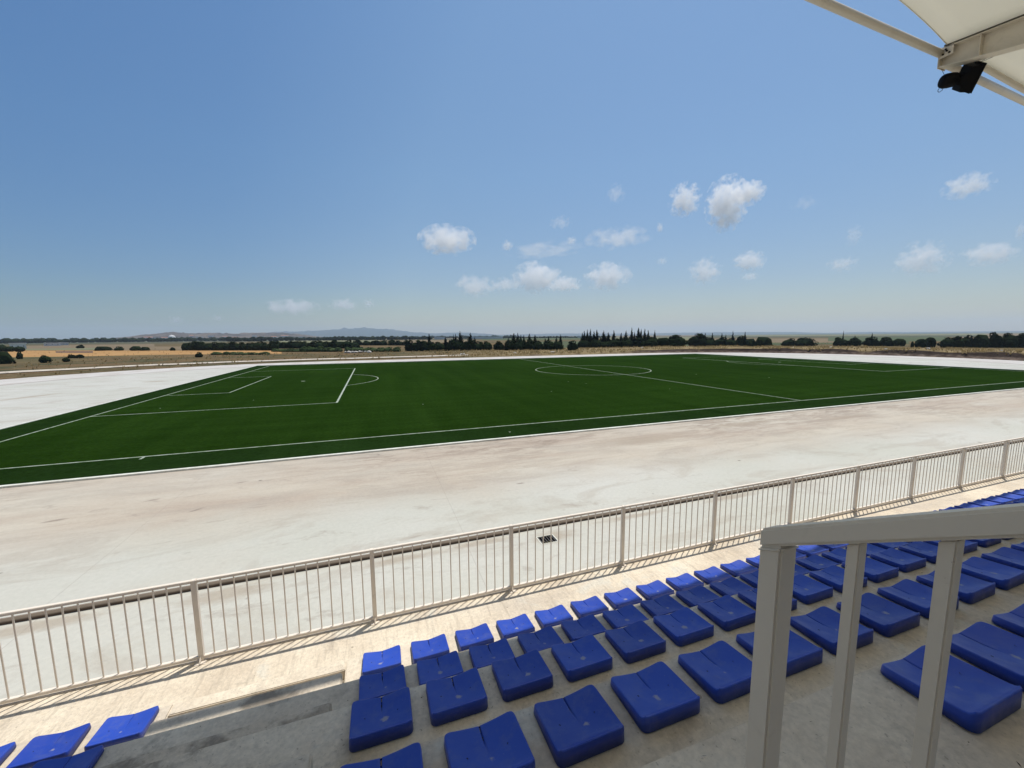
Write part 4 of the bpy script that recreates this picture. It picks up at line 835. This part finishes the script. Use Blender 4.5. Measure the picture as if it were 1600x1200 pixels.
# ---------------------------------------------------------------- canopy
can = empty('grandstand_canopy', (-21.7, -60.3, 4)); tag(can, 'white tensile membrane canopy on cantilevered steel beams over the stand', 'canopy')
def cp(name, mb, mat, **kw):
    o = obj(name, mb.mesh(name, mat, **kw), can); o.location = (21.7, 60.3, -4); return o
TIPY = -51.22; SP = 14.5
def btop(d): return 11.68-.15*d
def bbot(d): return 11.30-.25*d
def tipz(j): return -.0 if j <= 0 else -.0
def beam(xc):
    mb = MB(); D = 9.2; tw = .012; fwd = .12
    def quadprism(x0, x1, a, b, c, d): # y-z quad extruded in x
        mb.add([(x0, *a), (x0, *b), (x0, *c), (x0, *d), (x1, *a), (x1, *b), (x1, *c), (x1, *d)], [(0, 1, 2, 3), (7, 6, 5, 4), (0, 4, 5, 1), (1, 5, 6, 2), (2, 6, 7, 3), (3, 7, 4, 0)])
    t0, t1 = TIPY, TIPY-D
    quadprism(xc-.006, xc+.006, (t0, bbot(0)+.015), (t0, btop(0)-.015), (t1, btop(D)-.015), (t1, bbot(D)+.015))
    quadprism(xc-fwd, xc+fwd, (t0, btop(0)-.015), (t0, btop(0)), (t1, btop(D)), (t1, btop(D)-.015))
    quadprism(xc-fwd, xc+fwd, (t0, bbot(0)), (t0, bbot(0)+.015), (t1, bbot(D)+.015), (t1, bbot(D)))
    o = cp('beam', mb, M['canopy_steel'])
    mb = MB(); mb.box(xc-fwd-.01, xc+fwd+.01, TIPY+.002, TIPY+.016, bbot(0)-.02, btop(0)+.02); cp('end_plate', mb, M['canopy_steel'])
    for dd in (.62, 1.9, 3.4, 5.0):
        mb = MB(); y = TIPY-dd
        for s in (-1, 1): mb.box(min(xc+s*.007, xc+s*.11), max(xc+s*.007, xc+s*.11), y-.006, y+.006, bbot(dd)+.02, btop(dd)-.02)
        cp('stiffener', mb, M['canopy_steel'])
    mb = MB(); quad = None
    def q2(x0, x1): mb.add([(x0, t0-.05, btop(.05)+.006), (x1, t0-.05, btop(.05)+.006), (x1, t1, btop(D)+.006), (x0, t1, btop(D)+.006), (x0, t0-.05, btop(.05)+.05), (x1, t0-.05, btop(.05)+.05), (x1, t1, btop(D)+.05), (x0, t1, btop(D)+.05)], Fq)
    q2(xc-.10, xc-.07); q2(xc+.07, xc+.10); cp('clamp_strip', mb, M['keder'])
    mb = MB(); mb.tube([(xc, TIPY-D+.1, 4.6), (xc, TIPY-D+.1, btop(D)-.35)], .2, 16); cp('column', mb, M['canopy_steel'], smooth=True)
TXS = [-21.7+SP*j for j in range(-3, 4)]
for xc in TXS: beam(xc)
def membrane(xa_, xb_, name='membrane', sag=.48, arch=.35):
    mb = MB(); nu, nv = 36, 22; D = 9.0
    for j in range(nv+1):
        for i in range(nu+1):
            u = i/nu; f = 1-abs(2*u-1)**2.3; v = j/nv
            y0 = TIPY-.09-sag*f; y1 = TIPY-D; y = y0+(y1-y0)*v; d = TIPY-y
            x = xa_+.09+(xb_-xa_-.18)*u
            mb.v.append((x, y, btop(d)+.045+arch*(1-(2*u-1)**2)*(1-.25*v)))
    for j in range(nv):
        for i in range(nu): a = j*(nu+1)+i; mb.f.append([a, a+1, a+nu+2, a+nu+1]); mb.m.append(0)
    o = cp(name, mb, M['membrane'], smooth=True)
    m_ = o.modifiers.new('thickness', 'SOLIDIFY'); m_.thickness = .004
    # edge cable pocket
    mb = MB(); pts = [Vector(mb_v) for mb_v in []]
    P = []
    for i in range(nu+1):
        u = i/nu; f = 1-abs(2*u-1)**2.3; y = TIPY-.09-sag*f; P.append((xa_+.09+(xb_-xa_-.18)*u, y, btop(TIPY-y)+.045+arch*(1-(2*u-1)**2)))
    mb.tube(P, .013, 6); cp('edge_cable', mb, M['membrane'], smooth=True)
    if arch < 0:
        mb = MB(); mb.tube([(q[0], q[1]-.02, q[2]-.075) for q in P[1:-1]], .055, 12); cp('curved_strut', mb, M['canopy_steel'], smooth=True)
for a_, b_ in zip(TXS[:-1], TXS[1:]): membrane(a_, b_, arch=.35 if b_ < -21 else -.95)
# front tie tubes
def tie(p, q, r_=.072):
    mb = MB(); mb.tube([p, q], r_, 18); cp('tie_tube', mb, M['canopy_steel'], smooth=True)
for j in range(len(TXS)-1):
    a_, b_ = TXS[j], TXS[j+1]
    if b_ <= -21.6: tie((a_+.2, TIPY-.36, 11.66), (b_-.09, TIPY+.0, 11.58))
    else: tie((a_+.09, TIPY+.03, 11.46), (b_-.1, TIPY+.33, 10.98))
# bolts on the gusset at the tip
mb = MB(); mb.box(-21.82, -21.805, TIPY-.22, TIPY+.0, 11.46, 11.66); cp('gusset', mb, M['canopy_steel'])
bm_ = MB(); bm_.tube([(-.012, 0, 0), (.012, 0, 0)], .018, 6); bolt_me = bm_.mesh('bolt', M['black'])
for y_, z_ in ((TIPY-.06, 11.52), (TIPY-.12, 11.56), (TIPY-.16, 11.51), (TIPY-.10, 11.60)):
    o = obj('bolt', bolt_me, can); o.location = (-21.83+21.7, y_+60.3, z_-4)
# ---------------------------------------------------------------- black horn loudspeaker hung from the beam
HC = Vector((-21.60, -51.47, 10.97))
horn = empty('horn_loudspeaker', HC); tag(horn, 'black horn loudspeaker hanging on thin wires below the canopy beam tip', 'loudspeaker')
dr_ = Vector((.80, -.52, .02)).normalized()          # from driver towards mouth
tilt = Vector((.36, .48, -.75)).normalized(); side = dr_.cross(tilt).normalized(); tilt = side.cross(dr_).normalized()
def rect(c, d_, hh, ww, mb_v): 
    return [c+tilt*hh+side*ww, c-tilt*hh+side*ww, c-tilt*hh-side*ww, c+tilt*hh-side*ww]
def loft(secs_, name):
    mb = MB(); N_ = 4
    for k, (s_, hh, ww) in enumerate(secs_): mb.v += [tuple(q) for q in rect(dr_*s_, dr_, hh, ww, None)]
    for k in range(len(secs_)-1):
        for i_ in range(4): mb.f.append([k*4+i_, k*4+(i_+1) % 4, k*4+4+(i_+1) % 4, k*4+4+i_]); mb.m.append(0)
    mb.f.append([0, 1, 2, 3]); mb.f.append([len(mb.v)-1-i_ for i_ in range(4)]); mb.m += [0, 0]
    return obj(name, mb.mesh(name, M['black'], bevel=.01), horn)
loft([(-.02, .08, .08), (.035, .11, .12), (.06, .22, .16), (.22, .235, .18)], 'horn_bell')
loft([(.2215, .25, .19), (.26, .25, .19)], 'mouth_rim')
mb = MB(); mb.tube([dr_*-.31, dr_*-.29, dr_*-.24, dr_*-.14, dr_*-.06, dr_*-.02], [.06, .11, .135, .14, .13, .09], 18); obj('driver', mb.mesh('driver', M['black'], smooth=True), horn)
mb = MB(); mb.tube([dr_*-.27+tilt*.10, dr_*-.28+tilt*.17, dr_*-.24+tilt*.20, dr_*-.20+tilt*.17, dr_*-.20+tilt*.12], .006, 6); obj('cable_loop', mb.mesh('cable_loop', M['black'], smooth=True), horn)
mb = MB()
top_ = Vector((0, 0, 11.1))-Vector((0, 0, HC.z))
mb.tube([dr_*.22-tilt*.24, Vector((-.02, -.62, 11.16-HC.z))], .004, 5); mb.tube([dr_*.24-tilt*.24, Vector((.0, -.78, 11.1-HC.z))], .004, 5); mb.tube([dr_*-.26-tilt*.08, Vector((-.12, .24, 11.28-HC.z))], .004, 5)
obj('wire', mb.mesh('wire', M['black']), horn)
# ---------------------------------------------------------------- clouds: small fair-weather puffs of real volume
def cloud_mat(seed, dens, op, w_, h_):
    m = bpy.data.materials.new('cloud_vapour'); m.use_nodes = True; t = m.node_tree; t.nodes.remove(t.nodes['Principled BSDF'])
    v = t.nodes.new('ShaderNodeVolumePrincipled'); v.inputs['Color'].default_value = (1, 1, 1, 1); v.inputs['Anisotropy'].default_value = .2
    t.links.new(v.outputs[0], t.nodes['Material Output'].inputs['Volume'])
    tc = t.nodes.new('ShaderNodeTexCoord')
    ln = t.nodes.new('ShaderNodeVectorMath'); ln.operation = 'LENGTH'; t.links.new(tc.outputs['Object'], ln.inputs[0])
    mp = t.nodes.new('ShaderNodeMapping'); t.links.new(tc.outputs['Object'], mp.inputs[0]); mp.inputs['Location'].default_value = (seed*3.7, seed*1.3, 0); mp.inputs['Scale'].default_value = (1, 1, max(.35, min(1.2, h_/w_)))
    nz = t.nodes.new('ShaderNodeTexNoise'); t.links.new(mp.outputs[0], nz.inputs['Vector']); nz.inputs['Scale'].default_value = 3.1; nz.inputs['Detail'].default_value = 7; nz.inputs['Roughness'].default_value = .57
    a = t.nodes.new('ShaderNodeMath'); a.operation = 'MULTIPLY_ADD'; t.links.new(nz.outputs['Fac'], a.inputs[0]); a.inputs[1].default_value = 3.0; a.inputs[2].default_value = -1.5-.02+ .14*op
    b = t.nodes.new('ShaderNodeMath'); b.operation = 'SUBTRACT'; b.inputs[0].default_value = .62; t.links.new(ln.outputs['Value'], b.inputs[1])
    c = t.nodes.new('ShaderNodeMath'); c.operation = 'ADD'; t.links.new(a.outputs[0], c.inputs[0]); t.links.new(b.outputs[0], c.inputs[1])
    r_ = t.nodes.new('ShaderNodeMapRange'); t.links.new(c.outputs[0], r_.inputs[0]); r_.inputs[1].default_value = 0; r_.inputs[2].default_value = .28; r_.inputs[3].default_value = 0; r_.inputs[4].default_value = dens
    t.links.new(r_.outputs[0], v.inputs['Density']); return m
bm = bmesh.new(); bmesh.ops.create_icosphere(bm, subdivisions=3, radius=1.0)
cloud_base = bpy.data.meshes.new('cloud'); bm.to_mesh(cloud_base); bm.free()
HAZETOP = 300
clorder = sorted(range(len(CLOUDS)), key=lambda i: CLOUDS[i][6])
for rk_, i in enumerate(clorder):
    x, y, z, w_, h_, op, azd = CLOUDS[i]
    me = cloud_base.copy(); me.materials.append(cloud_mat(i+1, 4.8*op**1.4/w_, op, w_, h_))
    o = obj('cloud', me, None, (x, y, z)); o.scale = (w_*.62, w_*.5, h_*.62); o.rotation_euler = (0, 0, -R(azd))
    kind = 'wispy faint' if op < .35 else ('small hazy' if w_ < 220 or op < .55 else 'white puffy')
    tag(o, '%s cloud, %s from left in the blue sky' % (kind, ordn(rk_)), 'cloud', 'small clouds in the sky')
# ---------------------------------------------------------------- haze
mb = MB(); mb.box(-13500, 13500, -420, 13500, -9.5, HAZETOP)
hm = bpy.data.materials.new('haze_air'); hm.use_nodes = True; t = hm.node_tree; t.nodes.remove(t.nodes['Principled BSDF'])
v = t.nodes.new('ShaderNodeVolumePrincipled'); v.inputs['Color'].default_value = (.72, .85, 1, 1); v.inputs['Density'].default_value = HAZE; v.inputs['Anisotropy'].default_value = .3
t.links.new(v.outputs[0], t.nodes['Material Output'].inputs['Volume'])
tag(obj('haze', mb.mesh('haze', hm)), 'thin pale haze over the plain', 'haze', kind='stuff')
